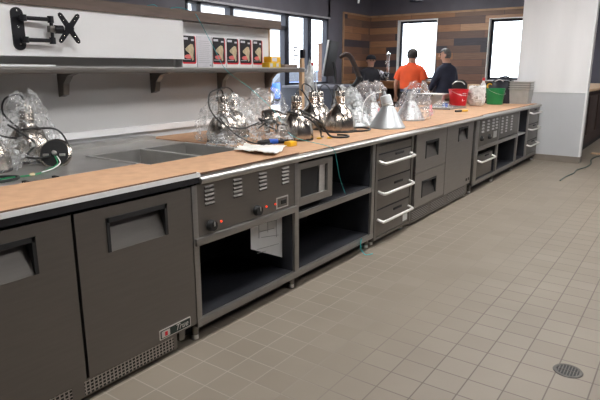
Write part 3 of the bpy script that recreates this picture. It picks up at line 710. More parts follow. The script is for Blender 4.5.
for sy in (-1, 1):
    for szz in (-1, 1):
        for q in (.62, .95):
            p = c + (ax * sy * .058 + up * szz * .080) * q
            MB().ball(p + nn * .006, .0035, n=8).build('bolt_hole', M['chrome'], xpo)
            
# teal line hanging from the cap
o = MB().tube([(XP - .12, 2.95, 1.905), (XP - .02, 3.02, 1.93), (XP - .05, 3.12, 1.90), (XP + .02, 3.22, 1.925), (XP + .10, 3.3, 1.90), (XP + .153, 3.31, 1.86), (-3.28, 3.38, 1.60), (-3.22, 3.45, 1.43), (-3.0, 3.5, 1.28), (-2.7, 3.45, 1.10), (-2.4, 3.25, .96), (-2.03, 3.17, .918), (-1.974, 3.17, .89), (-1.972, 3.2, .82), (-1.985, 3.27, .68), (-1.99, 3.36, .55)], .0022, 6, smooth=5).build('teal_string', M['teal'], smooth=True)
tag(o, 'thin teal line hanging from the brown wall cap down over the counter edge', 'string')
o = MB().tube([(-1.99, 3.62, .14), (-1.985, 3.60, .07), (-1.96, 3.64, .006), (-1.93, 3.70, .004)], .004, 6, smooth=4).build('teal_string', M['teal'], smooth=True); tag(o, 'short teal line end hanging from the bottom rail by the drawer warmer', 'string')

# ------------------------------------------------------------------ lamps and bags
BELL = [(.118, .004), (.126, 0), (.128, .018), (.128, .05), (.125, .08), (.117, .115), (.102, .15), (.080, .18), (.058, .202), (.047, .214), (.043, .226)]
NECK = [(.041, .232), (.043, .240), (.039, .246), (.043, .255), (.039, .262), (.043, .271), (.039, .278), (.043, .287), (.040, .295), (.040, .325), (.036, .332), (.012, .334), (.010, .348), (0, .349)]
def bell_lamp(loc, label, cord=None, tilt=None, sc=1., canopy=None):
    t = thing('bell_heat_lamp', label, 'lamp', loc, 'bell shaped heat lamps')
    m4 = Matrix.Diagonal((sc, sc, sc, 1))
    if tilt: m4 = Matrix.Rotation(tilt[1], 4, 'Z') @ Matrix.Rotation(tilt[0], 4, 'X') @ m4
    L = Vector(loc)
    lowest = min((m4 @ Vector((r * math.cos(a), r * math.sin(a), z))).z for r, z in BELL + NECK for a in [k * PI / 8 for k in range(16)])
    m4 = Matrix.Translation((0, 0, -lowest)) @ m4
    MB().lathe(BELL, L, m4, 48, flute=.014, nf=14).build('shade', M['nickel'], t, smooth=True)
    MB().lathe(NECK, L, m4, 24).build('socket_cup', M['nickel'], t, smooth=True)
    MB().lathe([(.1225, .001), (.129, .004), (.130, .012), (.128, .018)], L, m4, 40).build('rim', M['black'], t, smooth=True)
    MB().ball(L + m4 @ Vector((0, 0, .09)), .05 * sc).build('bulb', M['white'], t, smooth=True)
    top = L + m4 @ Vector((0, 0, .345))
    if cord: MB().tube([top] + [Vector(p) for p in cord], .0055, 8, smooth=6).build('cord', M['rubber'], t, smooth=True)
    if canopy:
        c, ex, ez = canopy
        mm = Matrix.Rotation(ez, 4, 'Z') @ Matrix.Rotation(ex, 4, 'X')
        cp = MB().lathe([(0, .012), (.08, .010), (.088, .006), (.092, 0), (.088, -.02), (.02, -.03), (0, -.03)], c, mm, 32).build('canopy_plate', M['nickel'], t, smooth=True); WL[cp.name] = woff(t)
        MB().lathe([(0, .013), (.078, .012)], c, mm, 32).build('canopy_back', M['black'], cp)
        MB().lathe([(0, .03), (.012, .028), (.014, .012)], c, mm, 12).build('stem', M['steel_light'], cp, smooth=True)
        for sgn in (-1, 1):
            pts = [Vector(c) + mm @ Vector((sgn * (.03 + .03 * i), -.012 * 1, .016)) for i in range(2)] 
            MB().tube(pts, .008, 6).build('bracket_bar', M['steel_light'], cp)
    return t, top
def bag(loc, r, h, label, seed, m='film', top=.35, lean=(0, 0), squash=1., base=1.05):
    b = bmesh.new(); n, k = 40, 20; R = []
    L = Vector(loc); sv = Vector((seed * 13.7, seed * 7.1, seed * 3.3))
    for j in range(k + 1):
        f = j / k
        rr = r * (base * (1 - f) ** .8 * 1. + top * f ** .6) if f < 1 else r * top * .5
        if f < .12: rr *= .85 + f * 1.25
        row = []
        for i in range(n):
            a = 2 * PI * i / n
            d = Vector((math.cos(a), math.sin(a), 0))
            p = Vector((d.x * 1.4, d.y * 1.4, f * 3.2))
            q = rr * (1 + .22 * noise.noise(p * 1.6 + sv) + .14 * noise.noise(p * 4.2 + sv) + .07 * noise.noise(p * 9 + sv))
            z = h * f * (1 + .12 * noise.noise(p * 2 + sv * 2)) + .004
            row.append(b.verts.new((d.x * q + lean[0] * f, d.y * q * squash + lean[1] * f, max(z, .003))))
        R.append(row)
    for a, d in zip(R, R[1:]):
        for i in range(n): b.faces.new([a[i], a[(i + 1) % n], d[(i + 1) % n], d[i]])
    mb = MB(); mb.bm.free(); mb.bm = b
    bmesh.ops.translate(b, verts=b.verts, vec=L)
    o = mb.build('plastic_bag', M[m], at=loc)
    tag(o, label, 'bag', 'plastic bags around the lamps'); return o

# left pair on the drainboard (steel at .90)
Z0 = .9005
bell_lamp((-3.03, 1.36, Z0), 'bell heat lamp in plastic cut off by the left edge of the frame', [(-3.05, 1.33, 1.30), (-3.0, 1.25, 1.2), (-2.93, 1.40, 1.10), (-2.88, 1.47, 1.08)])
bag((-3.03, 1.36, Z0), .165, .30, 'clear plastic bag over the lamp cut off at the left frame edge', 1)
t, top = bell_lamp((-3.18, 1.69, Z0), 'bagged bell heat lamp on the drainboard with round black backed plate in front',
    [(-3.17, 1.66, 1.29), (-3.2, 1.59, 1.27), (-3.2, 1.57, 1.19), (-3.13, 1.62, 1.10), (-3.05, 1.60, 1.105), (-3.03, 1.75, 1.10), (-3.08, 1.84, 1.06), (-3.06, 1.86, 1.0), (-3.0, 1.83, .97)],
    canopy=((-2.93, 1.70, .965), math.radians(62), math.radians(42)))
bag((-3.18, 1.69, Z0), .165, .40, 'clear plastic bag over the lamp on the drainboard', 2)
MB().tube([(-3.22, 1.60, 1.12), (-3.07, 1.57, 1.10), (-3.04, 1.65, 1.02), (-3.06, 1.60, .955), (-2.95, 1.60, .95), (-2.93, 1.67, .955)], .006, 8, smooth=5).build('cord', M['rubber'], t, smooth=True)
o = MB().tube([(-2.90, 1.68, .955), (-2.83, 1.65, .925), (-2.80, 1.58, .907), (-2.72, 1.45, .905), (-2.74, 1.32, .906), (-2.70, 1.2, .905)], .004, 6, smooth=5).build('wire_lead', M['greenwire'], t, smooth=True)
MB().tube([(-2.89, 1.685, .957), (-2.82, 1.66, .93), (-2.79, 1.60, .91), (-2.73, 1.50, .910)], .0035, 6, smooth=5).build('wire_lead', M['white'], t, smooth=True)
MB().lathe([(.005, 0), (.011, .004), (.006, .03), (0, .032)], (-2.72, 1.455, .909), Matrix.Rotation(PI / 2, 4, 'X'), 10).build('wire_nut', M['tan'], t, smooth=True)
o = MB().tube([(-2.68, 1.15, .908), (-2.66, 1.3, .908), (-2.72, 1.37, .908), (-2.80, 1.30, .908), (-2.82, 1.15, .908)], .007, 8, smooth=5).build('cable_loop', M['rubber'], smooth=True); tag(o, 'black cable loop lying on the drainboard at left frame edge', 'cable')
cl = thing('steel_clip', 'small dark metal clip bar lying against the hardboard on the drainboard', 'clip', (-2.5, 1.36, .9005))
MB().box(-2.53, -2.47, 1.27, 1.46, .9005, .908).build('plate', M['steel_dark'], cl); MB().tube([(-2.5, 1.28, .914), (-2.5, 1.45, .914)], .006).build('rod', M['chrome'], cl, smooth=True)
for y in (1.29, 1.44): MB().box(-2.52, -2.48, y - .008, y + .008, .908, .925).build('lug', M['black'], cl)

# middle bundle
ta, top = bell_lamp((-2.82, 2.98, ZB), 'left bell heat lamp of the bagged pair behind the sink with looping black cord',
    [(-2.825, 2.97, 1.285), (-2.83, 2.92, 1.29), (-2.83, 2.85, 1.26), (-2.79, 2.81, 1.16), (-2.70, 2.84, 1.06), (-2.63, 2.95, 1.02), (-2.60, 3.05, 1.04), (-2.62, 3.14, 1.05)])
MB().tube([(-2.72, 2.83, 1.10), (-2.66, 2.83, 1.05), (-2.60, 2.88, .98), (-2.53, 2.94, .93), (-2.48, 3.02, .918), (-2.46, 3.1, .915)], .0055, 8, smooth=6).build('cord', M['rubber'], ta, smooth=True)
tb, top = bell_lamp((-2.95, 3.215, ZB), 'right bell heat lamp of the bagged pair behind the sink', [(-2.96, 3.20, 1.29), (-2.98, 3.15, 1.30), (-2.97, 3.08, 1.27), (-2.95, 3.05, 1.20)], tilt=(-.06, .2))
bag((-2.86, 3.06, ZB), .25, .34, 'clear plastic bag draped over the two lamps behind the sink', 3, base=1.1, squash=.85)
bag((-2.62, 2.80, ZB), .12, .10, 'crumpled clear plastic bag tail lying at the corner of the sink', 4, base=1.2)
tcn, top = bell_lamp((-2.87, 3.52, ZB), 'bell heat lamp tipped toward the camera in plastic behind the black cords', [(-2.83, 3.45, 1.03), (-2.78, 3.38, 1.05), (-2.75, 3.30, 1.06), (-2.70, 3.28, 1.03), (-2.72, 3.2, 1.02)], tilt=(math.radians(78), math.radians(140)), sc=.8)
bag((-2.95, 3.66, ZB), .20, .36, 'tall clear plastic bag standing behind the tipped lamp', 5, top=.5, lean=(-.03, .02))
# cord tangle
o = MB().tube([(-2.66, 3.18, 1.0), (-2.62, 3.26, 1.05), (-2.64, 3.36, 1.04), (-2.66, 3.42, 1.0), (-2.62, 3.36, .96), (-2.58, 3.28, .99), (-2.60, 3.2, 1.03), (-2.64, 3.28, 1.06), (-2.60, 3.42, .99), (-2.56, 3.50, .93), (-2.50, 3.42, .918), (-2.46, 3.2, .916), (-2.44, 3.05, .916), (-2.42, 2.9, .916)], .007, 8, smooth=6).build('cord_tangle', M['rubber'], smooth=True); tag(o, 'tangle of black lamp cord draped in front of the tipped lamp', 'cord')

tA, top = bell_lamp((-2.46, 3.40, ZB), 'dark mirrored bell heat lamp in front with cords crossing over it, right of the tangle',
    [(-2.48, 3.44, 1.275), (-2.50, 3.50, 1.285), (-2.50, 3.56, 1.25), (-2.44, 3.58, 1.15), (-2.36, 3.52, 1.08)])
MB().tube([(-2.46, 3.38, 1.15), (-2.36, 3.42, 1.10), (-2.31, 3.50, 1.04), (-2.30, 3.56, .98), (-2.28, 3.60, .93), (-2.24, 3.66, .916), (-2.20, 3.74, .916), (-2.26, 3.82, .916), (-2.34, 3.8, .916)], .008, 8, smooth=6).build('cord', M['rubber'], tA, smooth=True)
MB().tube([(-2.50, 3.34, 1.12), (-2.38, 3.32, 1.11), (-2.32, 3.40, 1.06), (-2.30, 3.48, .99), (-2.33, 3.55, .93), (-2.36, 3.62, .92)], .007, 8, smooth=6).build('cord', M['rubber'], tA, smooth=True)
bag((-2.56, 3.32, ZB), .15, .17, 'low clear plastic bag around the foot of the dark mirrored lamp', 6, base=1.2)
bell_lamp((-2.80, 4.12, ZB), 'bell heat lamp at rear with ribbed neck, left of the rear pair', [(-2.82, 4.10, 1.29), (-2.83, 4.02, 1.31), (-2.80, 3.96, 1.26), (-2.74, 3.96, 1.18)])
bell_lamp((-2.915, 4.40, ZB), 'bell heat lamp at rear, right of the rear pair, just behind the large one', [(-2.90, 4.43, 1.29), (-2.86, 4.46, 1.28), (-2.80, 4.44, 1.20), (-2.76, 4.40, 1.12)], sc=.98)
tC, top = bell_lamp((-2.50, 4.10, ZB), 'large polished bell heat lamp standing clear on a black base ring', [(-2.51, 4.07, 1.30), (-2.50, 4.0, 1.29), (-2.46, 3.94, 1.22), (-2.40, 3.92, 1.12), (-2.37, 3.98, 1.02)], sc=1.05)
MB().lathe([(.13, 0), (.152, 0), (.156, .006), (.150, .012), (.13, .012)], (-2.50, 4.10, ZB), n=36).build('base_ring', M['black'], tC, smooth=True)
MB().tube([(-2.36, 4.08, .916), (-2.30, 4.22, .916), (-2.34, 4.36, .916), (-2.44, 4.42, .916), (-2.5, 4.36, .916)], .008, 8, smooth=6).build('cord', M['rubber'], tC, smooth=True)

CONE = [(.158, .004), (.165, 0), (.166, .008), (.160, .018), (.056, .195), (.052, .20)]
CNECK = [(.052, .196), (.054, .205), (.050, .212), (.054, .222), (.050, .230), (.054, .240), (.050, .248), (.050, .285), (.044, .30), (.014, .302), (.012, .335), (0, .337)]
def cone_lamp(loc, label, tilt=0., az=0.):
    t = thing('cone_heat_lamp', label, 'lamp', loc, 'cone shaped heat lamps')
    mm = Matrix.Translation((0, 0, .197)) @ Matrix.Rotation(az, 4, 'Z') @ Matrix.Rotation(tilt, 4, 'Y') @ Matrix.Translation((0, 0, -.197))
    MB().lathe(CONE, loc, None, 48).build('shade', M['alu'], t, smooth=True)
    MB().lathe(CNECK, loc, mm, 28).build('socket_cup', M['alu'], t, smooth=True)
    MB().ball(Vector(loc) + Vector((0, 0, .1)), .05).build('bulb', M['white'], t, smooth=True)
    return t
cone_lamp((-2.64, 4.62, ZB), 'cone heat lamp wrapped in frosted bag right of the large bell lamp')
bag((-2.69, 4.64, ZB), .18, .36, 'frosted grey bag around the cone lamp beside the large bell lamp', 7, 'filmgrey', top=.4, lean=(-.05, -.03))
cone_lamp((-2.74, 5.12, ZB), 'cone heat lamp in pink printed bag behind the bare cone', -.15)
bag((-2.74, 5.12, ZB), .20, .40, 'clear bag with pink print around the cone lamp behind the bare one', 8, 'filmpink', top=.55, lean=(-.02, 0))
o = MB()
for k in range(4): o.prism([(-2.58 + .01 * k, 4.98 + .07 * k, ZB + .06 + .03 * (k % 2)), (-2.585 + .01 * k, 5.04 + .07 * k, ZB + .07 + .03 * (k % 2)), (-2.60 + .01 * k, 5.03 + .07 * k, ZB + .15), (-2.60 + .01 * k, 4.99 + .07 * k, ZB + .14)], (.002, 0, 0))
o = o.build('pink_leaflet', M['pinkprint']); tag(o, 'pink printed leaflets inside the bag behind the bare cone lamp', 'paper')
tcc = cone_lamp((-2.30, 4.62, ZB), 'bare satin grey cone heat lamp standing at the counter front without a bag', .30, math.radians(215))
MB().tube([(-2.36, 4.60, 1.235), (-2.46, 4.55, 1.20), (-2.50, 4.5, 1.10), (-2.47, 4.47, .99), (-2.40, 4.46, .93)], .004, 6, smooth=5).build('cord', M['white'], tcc, smooth=True)
cone_lamp((-2.48, 5.50, ZB), 'cone heat lamp in clear bag at right, past the bare cone', .22, math.radians(35))
bag((-2.48, 5.50, ZB), .205, .39, 'clear bag around the rightmost cone lamp', 9, 'filmpink', top=.38, lean=(.06, .06))
o = MB().prism([(-2.285, 5.58, .95), (-2.283, 5.66, .955), (-2.30, 5.66, 1.07), (-2.30, 5.60, 1.06)], (.003, 0, 0)).build('pink_leaflet', M['pinkprint']); tag(o, 'pink printed leaflet in the bag of the rightmost cone lamp', 'paper')

# cloth, plug and small things by the sink
b = bmesh.new(); N = 26; g = []
for i in range(N + 1):
    row = []
    for j in range(N + 1):
        u, v = i / N, j / N
        pA, pB, pC, pD = Vector((-2.38, 2.60, 0)), Vector((-2.50, 2.86, 0)), Vector((-2.20, 2.92, 0)), Vector((-2.03, 2.60, 0))
        p = (pA * (1 - u) + pD * u) * (1 - v) + (pB * (1 - u) + pC * u) * v
        q = Vector((u * 3, v * 3, 2.2))
        z = .914 + .004 + .022 * max(0, noise.noise(q * 1.1) + .35) + .010 * abs(noise.noise(q * 2.7))
        if p.x > -2.06: z = max(.907, z - (p.x + 2.06) * .2)
        p.x += .02 * noise.noise(q * .9 + Vector((5, 0, 0))); p.y += .02 * noise.noise(q * .9 + Vector((9, 3, 0)))
        row.append(b.verts.new((p.x, p.y, z)))
    g.append(row)
for i in range(N):
    for j in range(N): b.faces.new([g[i][j], g[i + 1][j], g[i + 1][j + 1], g[i][j + 1]])
mb = MB(); mb.bm.free(); mb.bm = b
o = mb.build('cotton_cloth', M['cloth'], smooth=True, at=(-2.25, 2.75, .914)); md = o.modifiers.new('Solidify', 'SOLIDIFY'); md.thickness = .004; md.offset = 1
tag(o, 'white crumpled cloth lying over the hardboard by the counter edge', 'cloth')
pg = thing('power_plug', 'black power plug with blue sleeve lying behind the white cloth', 'plug', (-2.46, 3.05, ZB))
MB().tube([(-2.50, 2.98, .925), (-2.46, 3.06, .925)], [.012, .022], 12).build('grip', M['black'], pg, smooth=True)
MB().tube([(-2.46, 3.06, .927), (-2.43, 3.12, .927)], [.021, .018], 12).build('sleeve', M['blue'], pg, smooth=True)
MB().tube([(-2.43, 3.12, .925), (-2.37, 3.17, .922), (-2.32, 3.15, .92)], [.014, .012, .008], 10).build('tail', M['black'], pg, smooth=True)
tg = thing('tape_measure', 'small yellow and black gadget lying near the counter front', 'tool', (-2.27, 3.10, ZB))
MB().box(-2.31, -2.25, 3.04, 3.12, ZB, ZB + .035, bev=.008).build('case', M['yellow'], tg, smooth=True); MB().box(-2.33, -2.28, 3.115, 3.15, ZB, ZB + .028, bev=.006).build('grip', M['black'], tg, smooth=True)
for i, (x, y) in enumerate(((-2.35, 3.55), (-2.30, 3.62))):
    o = MB().lathe([(.02, 0), (.022, .006), (.012, .012), (0, .012)], (x, y, ZB), n=14).build('orange_washer', M['yellow'], smooth=True); tag(o, ('small orange disc on hardboard, nearer the sink', 'small orange disc on hardboard, nearer the big bell lamp')[i], 'disc', 'orange discs')

# ------------------------------------------------------------------ far end of the counter
def bucket(loc, r, h, m, label, lettering=True):
    t = thing('cleaning_bucket', label, 'bucket', loc, 'coloured buckets')
    MB().lathe([(0, 0), (r * .80, 0), (r * .82, .004), (r * .97, h - .03), (r, h - .028), (r * 1.02, h), (r * .97, h), (r * .94, h - .03), (r * .78, .01), (0, .01)], loc, Matrix.Rotation(PI / 4, 4, 'Z'), 32).build('pail', m, t, smooth=True)
    L = Vector(loc); pts = []
    for k in range(13):
        a = math.radians(-115 + 190 * k / 12); d = 1 if True else 0
        pts.append(L + Vector((math.cos(a) * r * 1.03, math.sin(a) * r * 1.03, h - .02 - .075 * math.sin(PI * k / 12))))
    MB().tube(pts, .0018, 6).build('bail_handle', M['steel_light'], t, smooth=True)
    return t
rb = bucket((-2.90, 8.15, ZB), .145, .245, M['red'], 'red cleaning bucket on the far counter with white print')
bucket((-2.55, 8.82, ZB), .145, .245, M['green'], 'green cleaning bucket on the far counter before the black bag')
# white print on the red bucket, wrapped on its side towards the aisle
pm = MB()
def onb(a, z, r0=.145): 
    rr = r0 * (.82 + (z - .004) / .241 * .15) + .002
    return Vector((-2.90 + math.cos(a) * rr, 8.15 + math.sin(a) * rr, ZB + z))
for z, a0, a1, th in ((.175, -.75, -.30, .014), (.150, -.70, -.35, .012), (.07, -.75, -.66, .03), (.075, -.55, -.40, .010)):
    a = a0
    while a < a1 - .01:
        pm.face([onb(a, z), onb(min(a + .075, a1), z), onb(min(a + .075, a1), z + th), onb(a, z + th)]); a += .095
pm.build('white_print', M['white'], rb)
o = None
b_ = bag((-2.68, 8.32, ZB), .115, .29, 'white crumpled wrap standing between the red and green buckets', 11, 'whitebag', top=.95, base=.85); b_.name = 'white_wrap'; b_['category'] = 'wrap'; del b_['group']
# things behind the buckets
hd = thing('cable_reel', 'black round reel standing behind the red bucket', 'reel', (-3.10, 8.75, ZB))
MB().lathe([(.0, -.04), (.11, -.04), (.115, -.03), (.09, -.025), (.09, .025), (.115, .03), (.11, .04), (0, .04)], (-3.10, 8.75, ZB + .26), Matrix.Rotation(PI / 2, 4, 'X'), 28).build('drum', M['black'], hd, smooth=True)
MB().box(-3.2, -3.0, 8.69, 8.81, ZB, ZB + .17).build('stand', M['black'], hd)
MB().tube([(-3.2, 8.69, ZB + .30), (-3.15, 8.69, ZB + .34), (-3.05, 8.69, ZB + .34), (-3.0, 8.69, ZB + .30)], .008, 8, smooth=3).build('handle', M['steel_light'], hd, smooth=True)
o = MB().box(-3.0, -2.86, 8.82, 9.0, ZB, ZB + .30, bev=.006).build('kraft_carton', M['pine'], smooth=True); tag(o, 'tan carton behind the white wrap on the far counter', 'box')
btl = thing('spray_bottle', 'white bottle with red cap standing behind the white wrap', 'bottle', (-2.84, 9.12, ZB))
MB().lathe([(0, 0), (.045, 0), (.047, .01), (.047, .26), (.04, .30), (.02, .33), (.018, .36)], (-2.84, 9.12, ZB), n=20).build('bottle_body', M['white'], btl, smooth=True)
MB().lathe([(.022, .355), (.022, .40), (.0, .402)], (-2.84, 9.12, ZB), n=16).build('cap', M['red'], btl, smooth=True)
MB().lathe([(.0478, .10), (.0478, .22)], (-2.84, 9.12, ZB), n=20).build('label_band', M['blue'], btl, smooth=True)
tp = thing('tape_roll', 'yellow cored black tape roll standing upright beside the white bottle', 'tape', (-2.74, 9.15, ZB + .17))
MB().lathe([(.05, -.025), (.075, -.025), (.075, .025), (.05, .025), (.05, -.025)], (-2.74, 9.15, ZB + .265), Matrix.Rotation(PI / 2, 4, 'X'), 24).build('tape', M['black'], tp, smooth=True)
MB().lathe([(.035, -.026), (.05, -.026), (.05, .026), (.035, .026), (.035, -.026)], (-2.74, 9.15, ZB + .265), Matrix.Rotation(PI / 2, 4, 'X'), 24).build('core', M['yellow'], tp, smooth=True)
o = MB().box(-2.80, -2.66, 9.06, 9.24, ZB, ZB + .19, bev=.006).build('black_case', M['black'], smooth=True); tag(o, 'small black case under the yellow cored tape roll', 'case')
tb_ = thing('tool_bag', 'black tool bag behind the green bucket with straps on top', 'bag', (-2.55, 9.2, ZB))
MB().rings([((-2.57, 9.20, ZB), .20, .12), ((-2.57, 9.2, ZB + .05), .215, .13), ((-2.57, 9.2, ZB + .24), .205, .125), ((-2.56, 9.2, ZB + .32), .19, .10), ((-2.55, 9.2, ZB + .36), .16, .06)], 24).build('bag_body', M['bagblack'], tb_, smooth=True)
MB().tube([(-2.70, 9.16, ZB + .33), (-2.62, 9.14, ZB + .39), (-2.50, 9.14, ZB + .42), (-2.44, 9.16, ZB + .39), (-2.42, 9.16, ZB + .33)], .014, 8, smooth=4).build('strap', M['bagblack'], tb_, smooth=True)
MB().tube([(-2.66, 9.12, ZB + .34), (-2.58, 9.10, ZB + .375), (-2.52, 9.10, ZB + .34)], .008, 8, smooth=4).build('strap', M['steel_light'], tb_, smooth=True)
# stack of grey totes
def tote(k, label):
    z = ZB + k * .036
    t = thing('grey_tote', label, 'tote', (-2.26, 9.22, z), 'stacked grey totes')
    x0, x1, y0, y1 = -2.43 , -2.10, 9.08, 9.38
    h = .24
    m = MB()
    m.prism([(x0 + .03, y0 + .03, z), (x1 - .03, y0 + .03, z), (x1 - .03, y1 - .03, z), (x0 + .03, y1 - .03, z)], (0, 0, .004))
    lo = [(x0 + .03, y0 + .03), (x1 - .03, y0 + .03), (x1 - .03, y1 - .03), (x0 + .03, y1 - .03)]; hi = [(x0 + .012, y0 + .012), (x1 - .012, y0 + .012), (x1 - .012, y1 - .012), (x0 + .012, y1 - .012)]
    for i in range(4):
        j = (i + 1) % 4
        m.face([(*lo[i], z), (*lo[j], z), (*hi[j], z + h), (*hi[i], z + h)])
    m.build('tub', M['crate'], t)
    r = MB(); r.box(x0, x1, y0, y0 + .014, z + h - .012, z + h).box(x0, x1, y1 - .014, y1, z + h - .012, z + h).box(x0, x0 + .014, y0, y1, z + h - .012, z + h).box(x1 - .014, x1, y0, y1, z + h - .012, z + h)
    r.build('rim', M['steel_light'], t)
tote(0, 'grey nesting tote at the bottom of the stack by the wing wall')
tote(1, 'grey nesting tote second from bottom in the stack by the wing wall')
tote(2, 'grey nesting tote second from top in the stack by the wing wall')
tote(3, 'grey nesting tote on top of the stack by the wing wall')
# steel prep box with lid rail in the middle of the far counter
px = thing('steel_prep_box', 'low stainless box with flat lid left of the red bucket', 'prep box', (-3.28, 8.1, ZB))
MB().box(-3.50, -3.07, 7.95, 8.35, ZB, ZB + .155, bev=.004).build('body', M['steel_light'], px, smooth=True)
MB().box(-3.52, -3.05, 7.93, 8.37, ZB + .155, ZB + .17, bev=.003).build('lid', M['steel_light'], px, smooth=True)
MB().box(-3.50, -3.20, 7.88, 7.93, ZB + .145, ZB + .17, bev=.003).build('lid_rail', M['black'], px, smooth=True)
MB().box(-3.07, -3.066, 8.05, 8.25, ZB + .06, ZB + .10).build('vent', M['steel'], px)
sl = thing('roller_stand', 'black roller on a short stand left of the steel prep box', 'roller', (-3.42, 7.45, ZB))
MB().lathe([(.02, -.045), (.045, -.045), (.048, -.03), (.048, .03), (.045, .045), (.02, .045)], (-3.44, 7.35, ZB + .175), Matrix.Rotation(PI / 2, 4, 'X') , 22).build('roller', M['black'], sl, smooth=True)
MB().box(-3.47, -3.41, 7.34, 7.85, ZB + .12, ZB + .145).box(-3.46, -3.42, 7.38, 7.42, ZB, ZB + .12).box(-3.46, -3.42, 7.76, 7.80, ZB, ZB + .12).build('frame', M['black'], sl)
# plastic wrap with blue capped bottle, knife
bag((-2.85, 7.40, ZB), .13, .10, 'clear plastic wrap lying flat near the blue cap, far counter', 12, 'film', base=1.3)
pt = thing('steel_tray', 'shallow steel tray let down beside the plastic wrap on the far counter', 'tray', (-2.8, 7.3, ZB))
tr_ = MB().box(-3.1, -2.66, 7.2, 7.85, ZB, ZB + .003).box(-3.1, -2.66, 7.2, 7.21, ZB, ZB + .02).box(-3.1, -2.66, 7.84, 7.85, ZB, ZB + .02).box(-3.1, -3.09, 7.2, 7.85, ZB, ZB + .02).box(-2.67, -2.66, 7.2, 7.85, ZB, ZB + .02); tr_.build('pan', M['steel_top'], pt)
wbt = thing('water_bottle', 'small bottle with blue cap lying in plastic wrap on the tray', 'bottle', (-2.83, 7.52, ZB + .003))
MB().tube([(-2.95, 7.40, ZB + .04), (-2.87, 7.50, ZB + .04)], .033, 16).build('bottle_body', M['film'], wbt, smooth=True)
MB().tube([(-2.87, 7.50, ZB + .04), (-2.84, 7.54, ZB + .04)], .03, 16).build('cap', M['blue'], wbt, smooth=True)
kn = thing('utility_knife', 'yellow and black utility knife on the hardboard near the far counter edge', 'knife', (-2.42, 6.95, ZB))
MB().tube([(-2.46, 6.85, ZB + .012), (-2.42, 6.95, ZB + .012)], .014, 10).build('handle', M['black'], kn, smooth=True); MB().tube([(-2.42, 6.95, ZB + .012), (-2.38, 7.06, ZB + .012)], .013, 10).build('handle_tip', M['yellow'], kn, smooth=True)

# ------------------------------------------------------------------ beyond the counter
# rough post with wrap, leaning rods
po = thing('wood_stud', 'upright bare wood stud behind the counter right of the shelf', 'stud', (-3.72, 5.25, 0))
MB().box(-3.74, -3.70, 5.22, 5.27, 0, 1.56).build('stud', M['pine'], po)
o = MB().box(-3.742, -3.69, 5.23, 5.28, 1.5605, 1.66, bev=.008).build('grey_bracket_block', M['navyframe'], smooth=True); tag(o, 'dark grey block resting on top of the bare stud', 'block')
o = bag((-3.76, 5.40, 0), .10, 1.45, 'grey plastic sheet hanging beside the bare wood stud', 14, 'filmgrey', top=.7, base=.5); del o['group']; o.name = 'plastic_sheet'; o['category'] = 'plastic sheet'
for i, (a, b_) in enumerate((((-3.70, 5.62, 0), (-3.83, 5.62, 1.50)), ((-3.68, 5.75, 0), (-3.84, 5.68, 1.44)))):
    t = thing('metal_rod', ('thin metal rod with red tip leaning behind the counter', 'thin bare metal rod leaning just right of the red tipped one')[i], 'rod', a, 'leaning rods')
    MB().tube([a, b_], .009, 8).build('shaft', M['steel_light'], t, smooth=True)
    if i == 0: MB().ball(b_, .022).build('tip', M['red'], t, smooth=True)
# dark low cabinet in front of the shop front
lc = thing('low_cabinet', 'dark navy low cabinet below the shop front window', 'cabinet', (-5.75, 9.3, 0))
MB().box(-6.5, -5.4, 8.6, 10.3, .05, 1.10).build('body', M['navyframe'], lc)
for y in (8.62, 9.19, 9.76): B('door', M['navyframe'], lc, -5.4, -5.38, y, y + .53, .1, 1.05, bev=.008)
B('cabinet_top', M['charcoal'], lc, -6.54, -5.35, 8.56, 10.34, 1.10, 1.14); B('plinth', M['black'], lc, -6.45, -5.45, 8.65, 10.25, 0, .05)
# bar with wood top along the paneled corner
br = thing('wood_bar', 'wooden bar with thick warm top in front of the plank wall', 'bar', (-5.7, 11.5, 0))
B('bar_top', M['barwood'], br, -6.6, -4.75, 11.25, 11.85, 1.13, 1.19, bev=.008)
MB().box(-6.55, -4.80, 11.75, 11.80, .1, 1.13).build('back_panel', M['darkwood'], br)
B('apron', M['barwood'], br, -6.58, -4.78, 11.30, 11.34, 1.03, 1.13)
for x in (-6.5, -5.9, -5.32, -4.85): B('post', M['barwood'], br, x - .04, x + .04, 11.33, 11.42, 0, 1.13, bev=.005)
tt = thing('beer_tap_column', 'chrome tap column on the wooden bar held by the person in the cap', 'tap', (-5.70, 11.36, 1.19))
MB().lathe([(0, 0), (.09, 0), (.09, .012), (.05, .022), (.033, .04), (.03, .50), (.035, .52), (.05, .56), (.05, .60), (.03, .635), (0, .64)], (-5.70, 11.36, 1.19), n=24).build('column', M['chrome'], tt, smooth=True)
MB().tube([(-5.70, 11.36, 1.60), (-5.70, 11.28, 1.60), (-5.70, 11.25, 1.56)], .012, 8).build('spout', M['chrome'], tt, smooth=True)
bo = MB().lathe([(0, 0), (.05, 0), (.10, .05), (.11, .075), (.10, .075), (.05, .01), (0, .01)], (-6.35, 11.45, 1.19), n=24).build('orange_bowl', M['yellow'], smooth=True); tag(bo, 'small orange bowl on the left end of the wooden bar', 'bowl')
